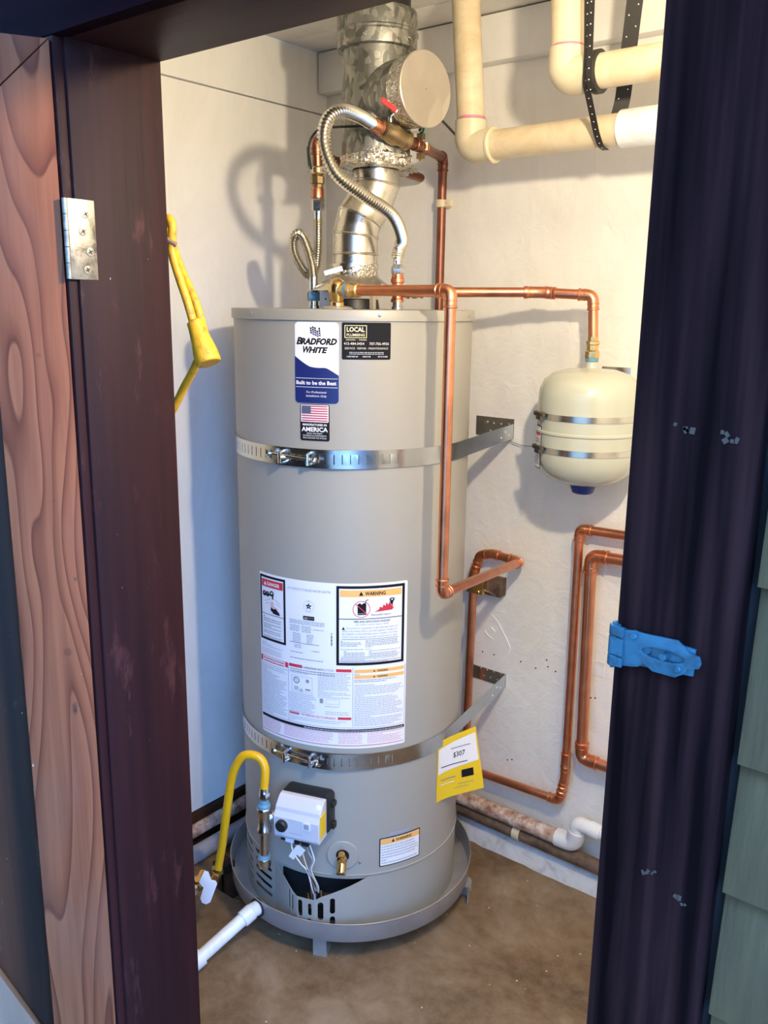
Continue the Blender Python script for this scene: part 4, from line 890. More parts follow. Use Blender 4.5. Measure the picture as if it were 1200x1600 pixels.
for zb in (1.1905, 1.2655):
    mb = MB(); lathe(mb, (tk.x, tk.y, 0), up, [(TR+.0005, zb-.0068), (TR+.0016, zb-.0066), (TR+.0016, zb+.0066), (TR+.0005, zb+.0068)], 64, caps=False); bd = mb.build('band', 'stainless', et)
    a_ = math.radians(236); p = V((tk.x+(TR+.006)*math.cos(a_), tk.y+(TR+.006)*math.sin(a_), zb)); t_ = V((-math.sin(a_), math.cos(a_), 0))
    mb = MB(); box(mb, p, (.012, .022, .016), rot=Matrix.Rotation(a_, 3, 'Z')); tube(mb, [p-t_*.020+V((0, 0, .004)), p+t_*.016+V((0, 0, .004))], .0045, 10); hexnut(mb, p+t_*-.026+V((0, 0, .004)), t_, .006, .007); mb.build('screw_housing', 'dk_steel', bd)
def tcyl(s, z, e=.0006): a_ = s/TR; return V((tk.x+(TR+e)*math.cos(a_), tk.y+(TR+e)*math.sin(a_), z))
s0 = math.radians(-129)*TR
mb = MB(); sheet(mb, rrect(s0-.030, s0+.008, 1.145, 1.242, .002), [], lambda s, z: tcyl(s, z, .0006), frange(s0-.03, s0+.008, .006), mt='ink'); sheet(mb, rrect(s0-.030, s0+.006, 1.147, 1.240, .002), [], lambda s, z: tcyl(s, z, .0010), frange(s0-.03, s0+.006, .006), mt='paper')
sheet(mb, rrect(s0-.028, s0+.003, 1.220, 1.228, .001), [], lambda s, z: tcyl(s, z, .0015), frange(s0-.03, s0+.003, .006), mt='red_ink')
rn = random.Random(4)
for k in range(11):
    z = 1.210-k*.0055; x = s0-.028
    while x < s0+.002:
        w_ = .002+rn.random()*.004
        if not (1.18 < z < 1.2): mb.add([tcyl(x, z, .0015), tcyl(x+w_, z, .0015), tcyl(x+w_, z+.0025, .0015), tcyl(x, z+.0025, .0015)], [(0, 1, 2, 3)], 'grey_ink')
        x += w_+.001
mb.build('label', 'paper', et)
mb = MB(); bx(mb, .890, .962, -.0035, -.0006, 1.10, 1.366); bx(mb, .893, .898, -.040, -.0035, 1.18, 1.275); bx(mb, .954, .959, -.040, -.0035, 1.18, 1.275); mb.build('wall_bracket', 'strap_m', et, bevel=.0008)
# thin string to the upper strap bracket
mb = MB(); tube(mb, crom([(.640, -.010, 1.165), (.690, -.012, 1.156), (.745, -.02, 1.158), (.780, -.03, 1.150), (.812, -.105, 1.156)], 8), .0013, 6)
tag(mb.build('tie_wire', 'mgrey'), 'thin slack grey wire between strap bracket and cream expansion tank', 'wire')

# ================================================================= WATER FLEXES AND VALVES
fr = thing('flexible_hose', 'long corrugated steel hose arching from heater top right over to the rusty valve', 'hose', tuple(W(.1, 0, 1.56)))
hp_ = [W(0.099, 0.000, 1.609), W(0.103, 0.020, 1.629), W(0.107, 0.050, 1.648), W(0.083, 0.120, 1.687), W(0.022, 0.190, 1.720), W(-0.027, 0.240, 1.752), W(-0.049, 0.260, 1.802), W(-0.043, 0.250, 1.846), W(-0.016, 0.220, 1.869), W(0.014, 0.175, 1.870), W(0.039, 0.130, 1.865)]
mb = MB(); corrug(mb, crom(hp_, 14), .0112); mb.build('corrugated_tube', 'stainless', fr, ang=60)
mb = MB(); tube(mb, [W(.1, 0, 1.580), W(.099, 0, 1.606)], .0098, 16); hexnut(mb, W(.1, 0, 1.570), up, .0150, .018); lathe(mb, W(.1, 0, 1.588), up, [(.012, 0), (.010, .003)], 16); mb.build('nut', 'steel', fr)
mb = MB(); lathe(mb, W(.1, 0, 1.5595), up, [(.0130, 0), (.0130, .010)], 20); ring(mb, W(.1, 0, 1.563), up, .0125); mb.build('sleeve', 'copper', fr)
v0 = W(.032, .132, 1.868); v1 = W(.120, .060, 1.841); vd = (v1-v0).normalized()
mb = MB(); lathe(mb, v0-vd*.004, vd, [(.0125, 0), (.0145, .004), (.0145, .012), (.012, .014), (.012, .020)], 20); mb.build('end_collar', 'steel', fr)
hv = thing('shutoff_valve', 'rusty brown ball valve with red lever on the hot water line', 'valve', tuple(v0))
mb = MB(); lathe(mb, v0+vd*.014, vd, [(.0135, 0), (.0145, .002), (.0145, .018), (.0165, .020), (.0165, .023), (.014, .025)], 20, 'copper_mid'); lathe(mb, v0+vd*.040, vd, [(.0150, 0), (.0190, .003), (.0190, .018), (.0215, .024), (.0215, .040), (.018, .050), (.0175, .062), (.0195, .064), (.0195, .072), (.014, .074)], 20); mb.build('body', 'brass_old', hv)
mb = MB(); hq = v0+vd*.062+up*.020; tube(mb, [hq-up*.006, hq+up*.016], .005, 10); 
tube(mb, [hq+up*.016, hq+up*.018+vd*.006], .004, 8); lp = W(.090, .150, 1.885); lq = W(.060, .165, 1.903); dl = lq-lp; box(mb, (lp+lq)/2, (dl.length, .0035, .010), 'red', Matrix.Rotation(math.atan2(dl.y, dl.x), 3, 'Z') @ Matrix.Rotation(-math.asin(dl.z/dl.length), 3, 'Y')); tube(mb, [hq+up*.012, lp], .003, 8, mt='steel'); mb.build('lever', 'steel', hv)
dp_ = thing('copper_pipe', 'old brown copper pipe running down the back wall behind the heater', 'pipe', (.433, -.036, .9))
copper_run(dp_, [v0+vd*.110, W(.150, .016, 1.838), (.433, -.034, 1.866), (.431, -.034, .60)], mt='copper_old', brad=.016, sock=.014)
mb = MB(); q_ = W(.146, .022, 1.839); box(mb, q_, (.030, .006, .016), rot=Matrix.Rotation(YAW, 3, 'Z')); box(mb, q_+V((0, 0, .020)), (.014, .012, .012)); box(mb, q_-V((0, 0, .020)), (.014, .012, .012)); tube(mb, [q_+V((0, 0, -.03)), q_+V((0, 0, .03))], .003, 8); mb.build('ground_clamp', 'brass_old', dp_)
pc = thing('pipe_clamp', 'small ivory clamp holding the old brown pipe to the back wall', 'clamp', (.434, -.0, 1.745))
mb = MB(); lathe(mb, (.4325, -.034, 1.746), up, [(.0112, 0), (.0150, .0005), (.0150, .0185), (.0112, .019)], 20, caps=False); bx(mb, .425, .440, -.020, -.0005, 1.747, 1.764); bx(mb, .445, .463, -.040, -.026, 1.748, 1.764); lathe(mb, (.455, -.0405, 1.756), (0, -1, 0), [(.003, 0), (.002, .002)], 8, 'ink'); mb.build('body', 'ivory', pc, bevel=.001)
# left side: cold inlet
cl = thing('flexible_hose', 'corrugated steel hose with a tight loop at the left of heater top', 'hose', tuple(W(-.092, 0, 1.5075)))
mb = MB(); hexnut(mb, W(-.092, 0, 1.5080), up, .0150, .020, 'teflon'); lathe(mb, W(-.092, 0, 1.5280), up, [(.014, 0), (.011, .003), (.0098, .004), (.0098, .034)], 16); mb.build('nut', 'steel', cl)
cp = [W(-.092, 0, 1.560), W(-.096, -.004, 1.590), W(-.108, -.008, 1.630), W(-.122, -.014, 1.655), W(-.137, -.022, 1.648), W(-.138, -.028, 1.618), W(-.122, -.030, 1.585), W(-.103, -.026, 1.566), W(-.089, -.016, 1.578), W(-.083, -.008, 1.610), W(-.081, 0, 1.650), W(-.081, 0, 1.688)]
mb = MB(); corrug(mb, crom(cp, 12), .0100, .0052, .0017); mb.build('corrugated_tube', 'stainless', cl, ang=60)
mb = MB(); tube(mb, [W(-.081, 0, 1.686), W(-.081, 0, 1.706)], .0090, 16); hexnut(mb, W(-.081, 0, 1.704), up, .0150, .026); mb.build('nut', 'steel', cl)
cv = thing('shutoff_valve', 'tarnished brass valve with copper elbow above the looped left hose', 'valve', tuple(W(-.081, 0, 1.730)))
mb = MB(); lathe(mb, W(-.082, 0, 1.7295), up, [(.012, 0), (.0145, .002), (.0145, .020), (.013, .024)], 20, 'copper_mid'); lathe(mb, W(-.082, 0, 1.752), up, [(.0120, 0), (.0120, .008), (.0160, .010), (.0160, .024), (.0125, .028)], 8, 'brass_old'); lathe(mb, W(-.082, 0, 1.780), up, [(.0125, 0), (.0165, .004), (.0165, .014), (.012, .018)], 20); mb.build('body', 'brass_old', cv)
mb = MB()
for s_ in (-1, 1): lathe(mb, W(-.082+s_*.017, .010, 1.789), -Fh, [(.005, 0), (.005, .006), (.0035, .008)], 6, 'steel')
box(mb, W(-.082, .012, 1.789), (.040, .005, .014), '_', Matrix.Rotation(YAW, 3, 'Z')); mb.build('clamp', 'brass_old', cv)
cc = thing('copper_pipe', 'short copper elbow from the left valve passing behind the galvanized tee', 'pipe', tuple(W(-.082, 0, 1.797)))
copper_run(cc, [W(-.082, 0, 1.796), W(-.083, 0, 1.850), W(-.083, -.085, 1.850)], mt='copper_mid', brad=.014, sock=.012)
ccb = MB(); tube(ccb, fillet([W(-.083, -.070, 1.850), W(-.075, -.100, 1.850), W(-.055, -.105, 1.824), W(.06, -.13, 1.824), W(.16, -.35, 1.824)], .02), .0111, 16); ccb.build('branch_tube', 'copper_old', cc)
mb = MB(); tube(mb, crom([W(-.094, .014, 1.79), W(-.100, .012, 1.83), W(-.092, .012, 1.858), W(-.070, .03, 1.872), W(-.040, .06, 1.869), W(-.005, .086, 1.866), W(.06, .098, 1.866)], 8), .0027, 8)
tag(mb.build('black_cable', 'black'), 'black cable looping over the left copper elbow and across the galvanized tee', 'cable')
mb = MB(); tube(mb, crom([W(.142, .045, 1.868), W(.160, -.02, 1.902), W(.185, -.10, 1.925), V((.475, -.03, 1.910)), V((.50, -.008, 1.88))], 8), .0030, 8)
tag(mb.build('black_cable', 'black'), 'black cable behind the round end cap dropping to the wall', 'cable')
mb = MB(); tube(mb, crom([W(.118, .058, 1.895), W(.136, .058, 1.902), W(.148, .050, 1.893), W(.151, .045, 1.875), W(.148, .035, 1.862)], 8), .0028, 8)
tag(mb.build('green_wire', 'green'), 'green earth wire hooked onto the clamp below the round end cap', 'wire')
mb = MB(); tube(mb, crom([W(-.0985, .004, 1.785), W(-.1015, .004, 1.815), W(-.103, .002, 1.838)], 6), .0026, 8)
tag(mb.build('green_wire', 'green'), 'green earth wire beside the left copper elbow', 'wire')

# ================================================================= FLUE
fl_ = thing('vent_pipe', 'shiny round sheet metal vent pipe elbowing up from the heater top', 'vent pipe', tuple(W(.002, 0, 1.59)))
R4 = .0508
A0 = W(.002, 0, 1.572); A1 = W(.003, 0, 1.658); B0 = W(.012, .0, 1.685); B1 = W(.038, -.014, 1.720); C0 = W(.049, -.018, 1.748); C1 = W(.049, -.014, 1.805)
def seg(name, pts, r, mt='duct', par=fl_, beads=()):
    mb = MB(); tube(mb, pts, r, 40, False)
    for p, d in beads: lathe(mb, V(p)-V(d)*.003, d, [(r, 0), (r+.0022, .0015), (r+.0026, .003), (r+.0022, .0045), (r, .006)], 40, caps=False)
    return mb.build(name, mt, par)
vp = [W(.002, 0, 1.572), W(.003, 0, 1.612), W(.003, 0, 1.652), W(.012, -.002, 1.690), W(.037, -.010, 1.728), W(.049, -.014, 1.764), W(.049, -.014, 1.805)]
def vseg(name, i, j, e=.0):
    P = [p.copy() for p in vp[i:j+1]]; tg = [(vp[min(k+1, 6)]-vp[max(k-1, 0)]).normalized() for k in range(7)]
    mb = MB(); vs = []; ref = Rh
    for k in range(i, j+1):
        t = tg[k]; a = (ref-t*ref.dot(t)).normalized(); b = t.cross(a)
        for m_ in range(48): q = 2*PI*m_/48; vs.append(vp[k]+(a*math.cos(q)*(1/max(.9, abs(t.dot((vp[k]-vp[max(k-1, 0)]).normalized()) if k else 1)))+b*math.sin(q))*(R4+e))
    mb.add(vs, [(n*48+m_, n*48+(m_+1) % 48, (n+1)*48+(m_+1) % 48, (n+1)*48+m_) for n in range(j-i) for m_ in range(48)])
    t = tg[j]; lathe(mb, vp[j]-t*.003, t, [(R4, 0), (R4+.0022, .0012), (R4+.0028, .003), (R4+.0022, .0048), (R4, .006)], 48, caps=False)
    return mb.build(name, 'duct', fl_)
vseg('pipe_section', 0, 1); vseg('pipe_section', 1, 2, .0004)
for k in (2, 3, 4): vseg('elbow_gore', k, k+1, .0001*k)
vseg('pipe_section', 5, 6, .0006)
def crumple(name, c, r, z0_, z1_, amp, par, seed, seg_=48, rows=7, flare=0.):
    rnd = random.Random(seed); mb = MB(); vs = []
    for j in range(rows+1):
        for k in range(seg_):
            a = 2*PI*k/seg_; z = z0_+(z1_-z0_)*j/rows; e = amp*(rnd.random()-.3)
            if j == 0: e += flare; z += (rnd.random()-.5)*amp*2
            if j == rows: z += (rnd.random()-.5)*amp*2.5
            vs.append((c.x+(r+e)*math.cos(a), c.y+(r+e)*math.sin(a), z))
    mb.add(vs, [(j*seg_+k, j*seg_+(k+1) % seg_, (j+1)*seg_+(k+1) % seg_, (j+1)*seg_+k) for j in range(rows) for k in range(seg_)])
    return mb.build(name, 'foil', par, ang=12)
crumple('foil_wrap', W(.002, 0, 0), R4+.0015, 1.562, 1.588, .004, fl_, 3)
ft = thing('vent_tee', 'large mottled galvanized vent tee with capped side branch above the heater', 'vent tee', tuple(W(.048, 0, 1.80)))
R6 = .0755; tc = W(.048, 0, 0)
mb = MB(); lathe(mb, tc, up, [(R6, 1.800), (R6, 2.060)], 56, caps=False); mb.build('body', 'galv', ft)
mb = MB(); Rc = .0865; lathe(mb, tc, up, [(R6+.001, 2.030), (Rc-.001, 2.032), (Rc, 2.036), (Rc, 2.058), (Rc+.0025, 2.061), (Rc+.0025, 2.065), (Rc, 2.068), (Rc, 2.095), (Rc-.002, 2.1065), (Rc-.004, 2.1065), (Rc-.006, 2.095)], 56, caps=False); mb.build('collar', 'galv', ft)
for a_ in (.9, -.3):
    mb = MB(); lathe(mb, tc+V((0, 0, 2.045))+(Rh*math.sin(a_)-Fh*math.cos(a_))*Rc, (Rh*math.sin(a_)-Fh*math.cos(a_)), [(.004, 0), (.003, .003)], 8); mb.build('screw', 'steel', ft)
mb = MB(); lathe(mb, tc, up, [(R6-.004, 2.05), (R6-.004, 2.174)], 40, caps=False); mb.build('upper_pipe', 'black', ft)
bd_ = V((.985, -.17, 0)).normalized(); bz = 1.935; bc = tc+V((0, 0, bz))
capc = V((.640, -.392, bz))
bd_ = V((capc.x-tc.x, capc.y-tc.y, 0)).normalized(); blen = (V((capc.x, capc.y, 0))-tc).length
mb = MB(); lathe(mb, bc+bd_*.015, bd_, [(.0690, 0), (.0690, blen-.055)], 56, caps=False); mb.build('branch', 'galv', ft)
mb = MB(); lathe(mb, bc, bd_, [(.0705, blen-.044), (.0725, blen-.002), (.0725, blen)], 56, caps=False); mb.build('foil_band', 'foil', ft)
mb = MB(); lathe(mb, bc, bd_, [(.0738, blen-.006), (.0744, blen-.003), (.0744, blen+.001), (.0725, blen+.0025), (.001, blen+.0022)], 56, caps=False); mb.build('end_cap', 'galv_lite', ft)
crumple('foil_wrap', W(.048, 0, 0), R6+.0012, 1.792, 1.822, .006, ft, 5, flare=.012)
mb = MB(); lathe(mb, tc, up, [(R4+.001, 1.7925), (R6+.004, 1.800)], 48, caps=False); mb.build('reducer', 'foil', ft)

# ================================================================= GAS LINE
gl = thing('gas_hose', 'yellow coated gas hose arching from floor valve to the gas control', 'hose', tuple(W(-.31, .22, .165)))
gp = [W(-.186, .292, .440), W(-.184, .290, .462), W(-.184, .286, .487), W(-.194, .280, .505), W(-.213, .276, .5125), W(-.234, .272, .5075), W(-.252, .268, .480), W(-.265, .262, .440), W(-.281, .250, .345), W(-.297, .232, .250), W(-.312, .215, .175)]
mb = MB(); tube(mb, resample(crom(gp, 12), .004), .0098, 18); mb.build('coated_tube', 'yellow_hose', gl)
mb = MB(); tube(mb, [W(-.186, .291, .405), W(-.186, .292, .441)], .0095, 16); hexnut(mb, W(-.186, .291, .412), up, .0125, .018); lathe(mb, W(-.186, .291, .430), up, [(.012, 0), (.0105, .004), (.0105, .012)], 16); mb.build('flare_nut', 'steel', gl)
st = thing('sediment_trap', 'galvanized gas tee and drip leg beside the gas control', 'pipe fitting', tuple(W(-.188, .291, .24)))
mb = MB(); lathe(mb, W(-.187, .291, .330), up, [(.0165, 0), (.0170, .002), (.0170, .008), (.0145, .012), (.0140, .045), (.0170, .052), (.0170, .060), (.0155, .062)], 22)
tdr = (vb(-.050, -.012, .03)-W(-.187, .291, .358)).normalized(); lathe(mb, W(-.187, .291, .358), tdr, [(.012, 0), (.0135, .018), (.0160, .020), (.0160, .027), (.010, .028), (.010, .050)], 20); mb.build('tee', 'steel', st)
mb = MB(); lathe(mb, W(-.187, .291, .391), up, [(.0150, 0), (.0150, .007), (.0120, .011), (.0120, .020)], 20); mb.build('thread_paste', 'teflon', st)
mb = MB(); tube(mb, [W(-.189, .291, .268), W(-.187, .291, .334)], .0108, 20); mb.build('nipple', 'steel', st)
mb = MB(); lathe(mb, W(-.189, .291, .236), up, [(.008, 0), (.0140, .004), (.0155, .010), (.0155, .026), (.014, .028)], 22); lathe(mb, W(-.189, .291, .262), up, [(.0152, 0), (.0135, .009)], 20, 'teflon'); mb.build('end_cap', 'steel', st)
gc = thing('gas_valve', 'gas shutoff valve with white lever and orange tag at the foot of the door jamb', 'valve', tuple(W(-.36, .2, .12)))
g0 = W(-.314, .213, .168)
mb = MB(); e_ = W(-.322, .205, .135); tube(mb, fillet([g0+up*.012, g0, e_, W(-.36, .200, .125)], .01), .0110, 14); hexnut(mb, g0-up*.006, up, .0145, .018); lathe(mb, W(-.352, .2, .126), (-Rh), [(.013, 0), (.018, .006), (.018, .028), (.013, .036)], 18); hexnut(mb, W(-.388, .2, .126), (-Rh), .017, .016); mb.build('body', 'brass', gc)
mb = MB(); tube(mb, [W(-.40, .2, .126), W(-.40, .2, .126)-Rh*.25, W(-.40, .2, .0)-Rh*.25], .0135, 16); mb.build('supply_pipe', 'brownpipe', gc)
def gmap(x, z, e=0.): return W(-.345, .232, .140)+Rh*x+up*z-Fh*e
pd = [(.030, .018), (.034, .010), (.016, -.040), (.006, -.046), (-.004, -.042), (-.008, -.030), (.001, .0), (-.010, .014), (.004, .046), (.014, .042), (.020, .020)]
mb = MB(); prism(mb, pd, gmap(0, 0), Rh, up, .004 if Rh.cross(up).dot(-Fh) > 0 else -.004); mb.build('lever', 'white', gc, bevel=.001)
mb = MB(); prism(mb, [(-.012, .012), (.002, .046), (-.006, .044), (-.020, .014)], gmap(0, 0, -.002), Rh, up, .003); mb.build('tag', 'orange', gc)
mb = MB(); hexnut(mb, gmap(-.024, -.012, -.01), -Fh, .012, .014); mb.build('stem_nut', 'steel', gc)

# ================================================================= PIPES AT THE FOOT OF THE WALLS
wp = thing('wall_pipe', 'rusty pipe with peeling pinkish paint along the foot of the back wall', 'pipe', (.5, -.052, .105))
mb = MB(); tube(mb, [(.05, -.050, .123), (.886, -.050, .1280)], .0205, 24); mb.build('tube', 'rust', wp)
mb = MB(); tube(mb, fillet([(.875, -.050, .128), (.925, -.050, .1300), (.932, -.052, .172)], .03), .0240, 24); mb.build('elbow', 'pvc_white', wp)
wq = thing('wall_pipe', 'dark brown pipe lying lowest along the back wall on the curb', 'pipe', (.5, -.054, .07))
mb = MB(); tube(mb, [(.05, -.046, .0885), (1.25, -.046, .0885)], .0195, 20); mb.build('tube', 'brownpipe', wq)
mb = MB(); lathe(mb, (.745, -.046, .0885), (1, 0, 0), [(.021, 0), (.021, .022)], 20); mb.build('band', 'ivory', wq)
ww = thing('wall_pipe', 'white plastic elbow and pipe at the end of the rusty pipe', 'pipe', (.94, -.052, .18))
mb = MB(); tube(mb, fillet([(.930, -.054, .160), (.930, -.054, .196), (.985, -.050, .190)], .02), .0190, 24); lathe(mb, (.968, -.051, .192), (1, .0, -.1), [(.0215, 0), (.0215, .030)], 24); mb.build('elbow', 'pvc_white', ww)
mb = MB(); tube(mb, [(.975, -.050, .191), (1.4, -.047, .160)], .0155, 24); mb.build('tube', 'pvc_white', ww)
lp_ = thing('wall_pipe', 'dull grey brown pipe on the board along the left wall', 'pipe', (.03, -.8, .095))
mb = MB(); tube(mb, [(.036, -1.15, .052), (.036, -.12, .068)], .0180, 20); mb.build('tube', 'rust', lp_)
lq_ = thing('wall_pipe', 'thick blue grey pipe lying on the floor beside the left wall', 'pipe', (.07, -.8, 0))
mb = MB(); tube(mb, [(.080, -1.15, .0235), (.080, -.12, .0235)], .0230, 20); mb.build('tube', 'mgrey', lq_)

# ================================================================= PVC AND HANGERS
pp = thing('plastic_pipe', 'aged cream plastic pipe dropping from ceiling and turning right, left of the other', 'pipe', (.667, -.26, 1.80))
Rp = .0302
PY = -.26; P0 = V((.640, PY, 2.174)); P1 = V((.667, PY, 1.837)); P2 = V((1.93, PY, 1.842)); 
mb = MB(); tube(mb, [P0, P1+V((0, 0, .045))], Rp, 32); mb.build('tube', 'pvc_old', pp)
mb = MB(); tube(mb, [P1+V((.045, 0, 0)), P2], Rp, 32); mb.build('tube', 'pvc_old', pp)
mb = MB(); tube(mb, fillet([P1+V((0, 0, .055)), P1, P1+V((.062, 0, 0))], .042, 12), .0345, 36); lathe(mb, P1+V((.056, 0, 0)), (1, 0, 0), [(.0350, 0), (.0368, .002), (.0368, .007), (.0345, .009)], 36); mb.build('elbow', 'pvc_fit', pp)
mb = MB(); lathe(mb, P1+V((0, 0, .0555)), up, [(.0346, 0), (.0308, .001), (.0306, .006)], 36); mb.build('primer_ring', 'primer', pp)
mb = MB(); lathe(mb, (1.018, PY, 1.8385), (1, 0, 0), [(.0310, 0), (.0350, .0015), (.0350, .088), (.031, .09)], 36); mb.build('coupling', 'pvc_white', pp)
def pmap(s, z): # lettering running up the pipe
    a = -.50+s/Rp; return V((P1.x+(P0.x-P1.x)*(z-P1.z)/(P0.z-P1.z)+(Rp+.0005)*math.cos(a-.5), PY+(Rp+.0005)*math.sin(a-.5), z))
mb = MB(); 
for t, z in (('CEC-0', 1.885), ('PVC DWV', 1.955), ('2 IN', 2.03)): text2d(mb, t, 0, 0, .0075, lambda x, y, z=z: pmap(-y, z+x), 'primer')
mb.build('lettering', 'primer', pp)
pq = thing('plastic_pipe', 'nearer aged cream plastic pipe dropping from ceiling and turning right under black straps', 'pipe', (.951, -.37, 1.89))
QY = -.37; Q0 = V((.9370, QY, 2.174)); Q1 = V((.9510, QY, 1.9200)); Q2 = V((1.93, QY, 1.922))
mb = MB(); tube(mb, [Q0, Q1+V((0, 0, .035))], Rp, 32); mb.build('tube', 'pvc_old', pq)
mb = MB(); tube(mb, [Q1+V((.04, 0, 0)), Q2], Rp, 32); mb.build('tube', 'pvc_old', pq)
mb = MB(); tube(mb, fillet([Q1+V((0, 0, .048)), Q1, Q1+V((.056, 0, 0))], .042, 12), .0345, 36); mb.build('elbow', 'pvc_fit', pq)
mb = MB(); lathe(mb, Q1+V((0, 0, .048)), up, [(.0346, 0), (.0308, .001), (.0306, .005)], 36); mb.build('primer_ring', 'primer', pq)
mb = MB(); lathe(mb, (1.0085, QY, 1.9195), (1, 0, 0), [(.0330, 0), (.0375, .001), (.0375, .013), (.0345, .015)], 36); mb.build('rubber_sleeve', 'black', pq)
def hanger(label, pts, wdt, rows, wdir, name='pipe_strap'):
    pts = [V(p) for p in pts]; P = resample(fillet(pts, .012, 5), .006); T = thing(name, label, 'strap', tuple(pts[0]), 'black hanger straps'); mb = MB(); vs = []; n = len(P); hs = MB()
    for i, p in enumerate(P):
        t = (P[min(i+1, n-1)]-P[max(i-1, 0)]).normalized(); w0 = V(wdir).normalized(); w0 = (w0-t*w0.dot(t)).normalized(); nn = t.cross(w0)
        for a, b in ((-1, -1), (1, -1), (1, 1), (-1, 1)): vs.append(p+w0*a*wdt/2+nn*b*.0008)
        if i % 3 == 1:
            for k in range(rows):
                off = 0 if rows == 1 else (-.25 if (i//3) % 2 == k else .25)*wdt
                if rows == 2 and k == 1: continue
                for s_ in (-1, 1): lathe(hs, p+w0*off+nn*(.0009*s_), nn*s_, [(.0013, 0), (.0012, .0002)], 8)
    fs = [(i*4+k, i*4+(k+1) % 4, i*4+4+(k+1) % 4, i*4+4+k) for i in range(n-1) for k in range(4)]+[(0, 1, 2, 3), tuple((n-1)*4+k for k in range(4))]
    mb.add(vs, fs); mb.build('band', 'rubber', T); hs.build('punched_hole', 'paper', T)
# front strand: ceiling, in front of both pipes, under the farther one and up behind
hanger('narrow black punched hanger strap looping in front of both cream pipes', [(.998, -.4105, 2.174), (1.013, -.4115, 1.94), (1.010, -.405, 1.895), (.992, -.315, 1.826), (.988, -.285, 1.806), (.986, -.255, 1.8035)], .0125, 1, (1, 0, 0))
hanger('black punched strap hanging down to the sleeve of the nearer cream pipe', [(1.012, -.4135, 2.174), (1.0195, -.4150, 1.94), (1.0195, -.4135, 1.90), (1.018, -.40, 1.884)], .0115, 1, (1, 0, 0))
hanger('wide black punched strap passing behind the nearer cream pipe', [(1.060, -.315, 2.174), (1.000, -.2265, 1.90), (.984, -.2265, 1.83)], .030, 2, (1, .25, 0))

# ================================================================= EXTENSION CORD
ec = thing('extension_cord', 'yellow extension cord with socket end hanging inside the left door jamb', 'cord', (.74, -1.13, 1.34))
mb = MB(); tube(mb, resample(crom([(.700, -1.14, 1.590), (.712, -1.12, 1.612), (.721, -1.12, 1.620), (.7285, -1.12, 1.610), (.7275, -1.12, 1.592), (.726, -1.12, 1.572), (.736, -1.118, 1.540), (.750, -1.115, 1.503), (.7585, -1.111, 1.470)], 8), .003), .0064, 14); mb.build('cable', 'yellow_cord', ec)
mb = MB(); tube(mb, resample(crom([(.665, -1.10, 1.640), (.676, -1.09, 1.612), (.690, -1.09, 1.583), (.710, -1.09, 1.545), (.732, -1.09, 1.512), (.746, -1.09, 1.484), (.755, -1.09, 1.456), (.747, -1.09, 1.428), (.729, -1.09, 1.401), (.704, -1.09, 1.372), (.673, -1.09, 1.334), (.638, -1.09, 1.30), (.60, -1.10, 1.28)], 8), .003), .0064, 14); mb.build('cable', 'yellow_cord', ec)
sd_ = V((.030, 0, -.062)).normalized()
mb = MB(); lathe(mb, (.758, -1.108, 1.472), sd_, [(.0075, -.004), (.0125, .0), (.0130, .010), (.0150, .028), (.0185, .048), (.0190, .064), (.0175, .0655), (.004, .0655)], 24); sk = mb.build('socket_end', 'yellow_cord', ec)
for k in range(6):
    a_ = k*PI/3+.3; u_, w__ = perp(sd_); r_ = u_*math.cos(a_)+w__*math.sin(a_); c_ = V((.758, -1.108, 1.472)); mb = MB(); tube(mb, [c_+sd_*.030+r_*.0148, c_+sd_*.056+r_*.0182], .0013, 6); mb.build('rib', 'yellow_cord', sk)
mb = MB(); tube(mb, [(.640, -1.221, 1.605), (.72, -1.14, 1.598), (.7345, -1.118, 1.582)], .0035, 8); tag(mb.build('nail', 'brownpipe'), 'dark nail holding up the yellow extension cord', 'nail')

# ================================================================= HASP
hs_ = thing('hasp', 'bright blue painted hinged metal hasp on the right door post', 'hasp', (1.558, -1.372, 1.252))
def hm(x, z): return (1.558+x, z+1.252)
def pr2(mb, poly, y0, y1, mt='_'): prism(mb, poly, (1.558, y0, 1.252), (1, 0, 0), (0, 0, 1), y0-y1, mt)
plate = [(.005, -.014), (.016, -.0125), (.022, -.011), (.026, -.0075), (.0335, -.0115), (.050, -.0115), (.0575, -.0065), (.0585, -.0025), (.0665, -.0005), (.0680, .0035), (.0665, .0085), (.0585, .0100), (.0560, .0130), (.050, .0170), (.026, .0160), (.0175, .0165), (.010, .0150), (.005, .0160)]
slotp = [(x+.040, z+.003) for x, z in [(.0115*math.cos(a)*1.15+(.003 if math.cos(a) > 0 else -.003), .0042*math.sin(a)) for a in [2*PI*k/16 for k in range(16)]]]
mb = MB(); sheet(mb, plate, [slotp], lambda x, z: V((1.558+x, -1.3725, 1.252+z)), (), (), .0022); mb.build('strap_plate', 'blue_paint', hs_, bevel=.0005)
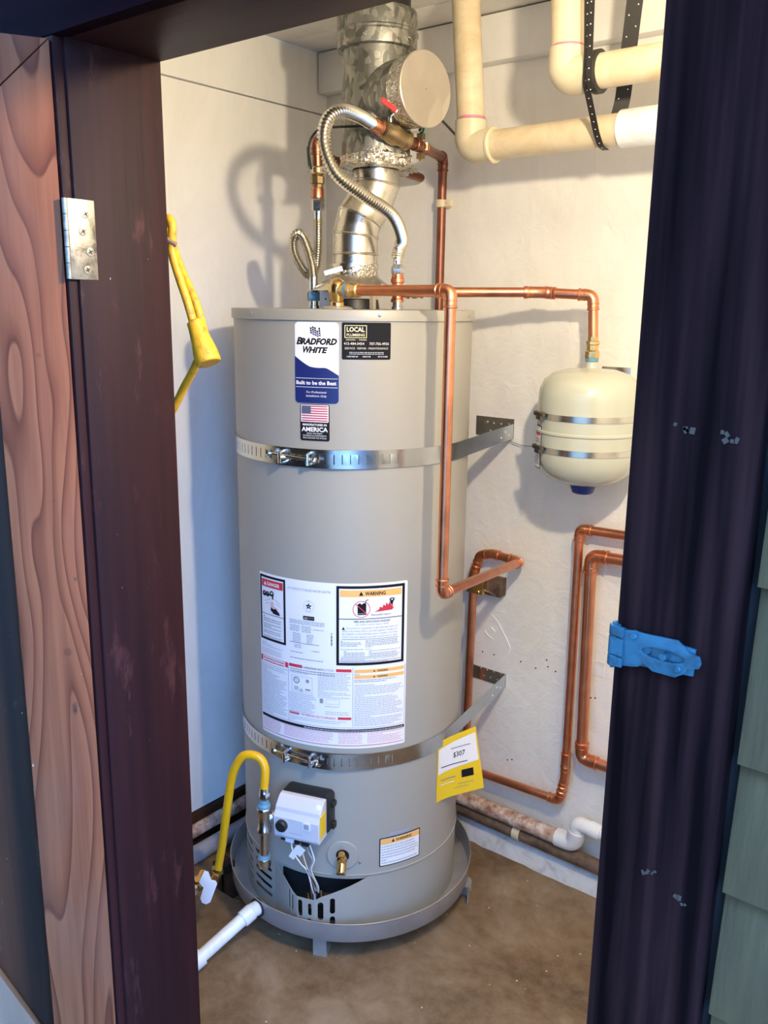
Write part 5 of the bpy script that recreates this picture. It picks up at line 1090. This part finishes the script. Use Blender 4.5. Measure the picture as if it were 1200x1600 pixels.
mb = MB(); pr2(mb, [(.004, -.0125), (.062, -.0085), (.062, .0120), (.004, .0145)], -1.3662, -1.3692); mb.build('back_plate', 'blue_paint', hs_, bevel=.0005)
for a, b in ((-.0150, -.0065), (-.0060, .0085), (.0090, .0175)):
    mb = MB(); lathe(mb, (1.5595, -1.3705, 1.252+a), up, [(.0036, 0), (.0042, .0006), (.0042, b-a-.0006), (.0036, b-a)], 18); bx(mb, 1.559, 1.568, -1.3745, -1.3720, 1.252+a+.0006, 1.252+b-.0006); mb.build('knuckle', 'blue_paint', hs_)
mb = MB(); tube(mb, [(1.5595, -1.3705, 1.235), (1.5595, -1.3705, 1.2715)], .0020, 12); mb.build('hinge_pin', 'blue_paint', hs_)
mb = MB(); tube(mb, [(1.600, -1.369, 1.2545), (1.600, -1.3780, 1.2560)], .0026, 10); lathe(mb, (1.585, -1.3692, 1.255), (0, -1, 0), [(.004, 0), (.003, .0015)], 12); mb.build('staple', 'blue_paint', hs_)
for x_, z_ in ((.0175, .0125), (.0520, -.004)): mb = MB(); lathe(mb, (1.558+x_, -1.3742, 1.252+z_), (0, -1, 0), [(.0028, 0), (.0020, .0012)], 12); mb.build('rivet', 'blue_paint', hs_)

# ================================================================= LAMP HOLDER (behind the post, lights the closet)
lh = thing('lamp_holder', 'white porcelain lamp holder on the closet ceiling', 'lamp', (LAMP.x, LAMP.y, 2.175))
mb = MB(); lathe(mb, (LAMP.x, LAMP.y, 2.1745), (0, 0, -1), [(.055, 0), (.055, .012), (.030, .035), (.024, .050)], 32); mb.build('base', 'white', lh)
mb = MB(); tube(mb, [(LAMP.x, LAMP.y, 2.126), (LAMP.x, LAMP.y, LAMP.z+.075)], .004, 10); lathe(mb, (LAMP.x, LAMP.y, LAMP.z+.045), up, [(.017, 0), (.019, .004), (.019, .030), (.010, .036)], 20); mb.build('stem', 'white', lh)
for o in COL.objects:
    if o.name.split('.')[0] in ('punched_hole', 'lettering', 'fine_print', 'burner_fittings', 'connector', 'paper_tag'): o['kind'] = 'stuff'
fix_parents()
# sub-parts are modelled in world coordinates too, and their part carries the offset already
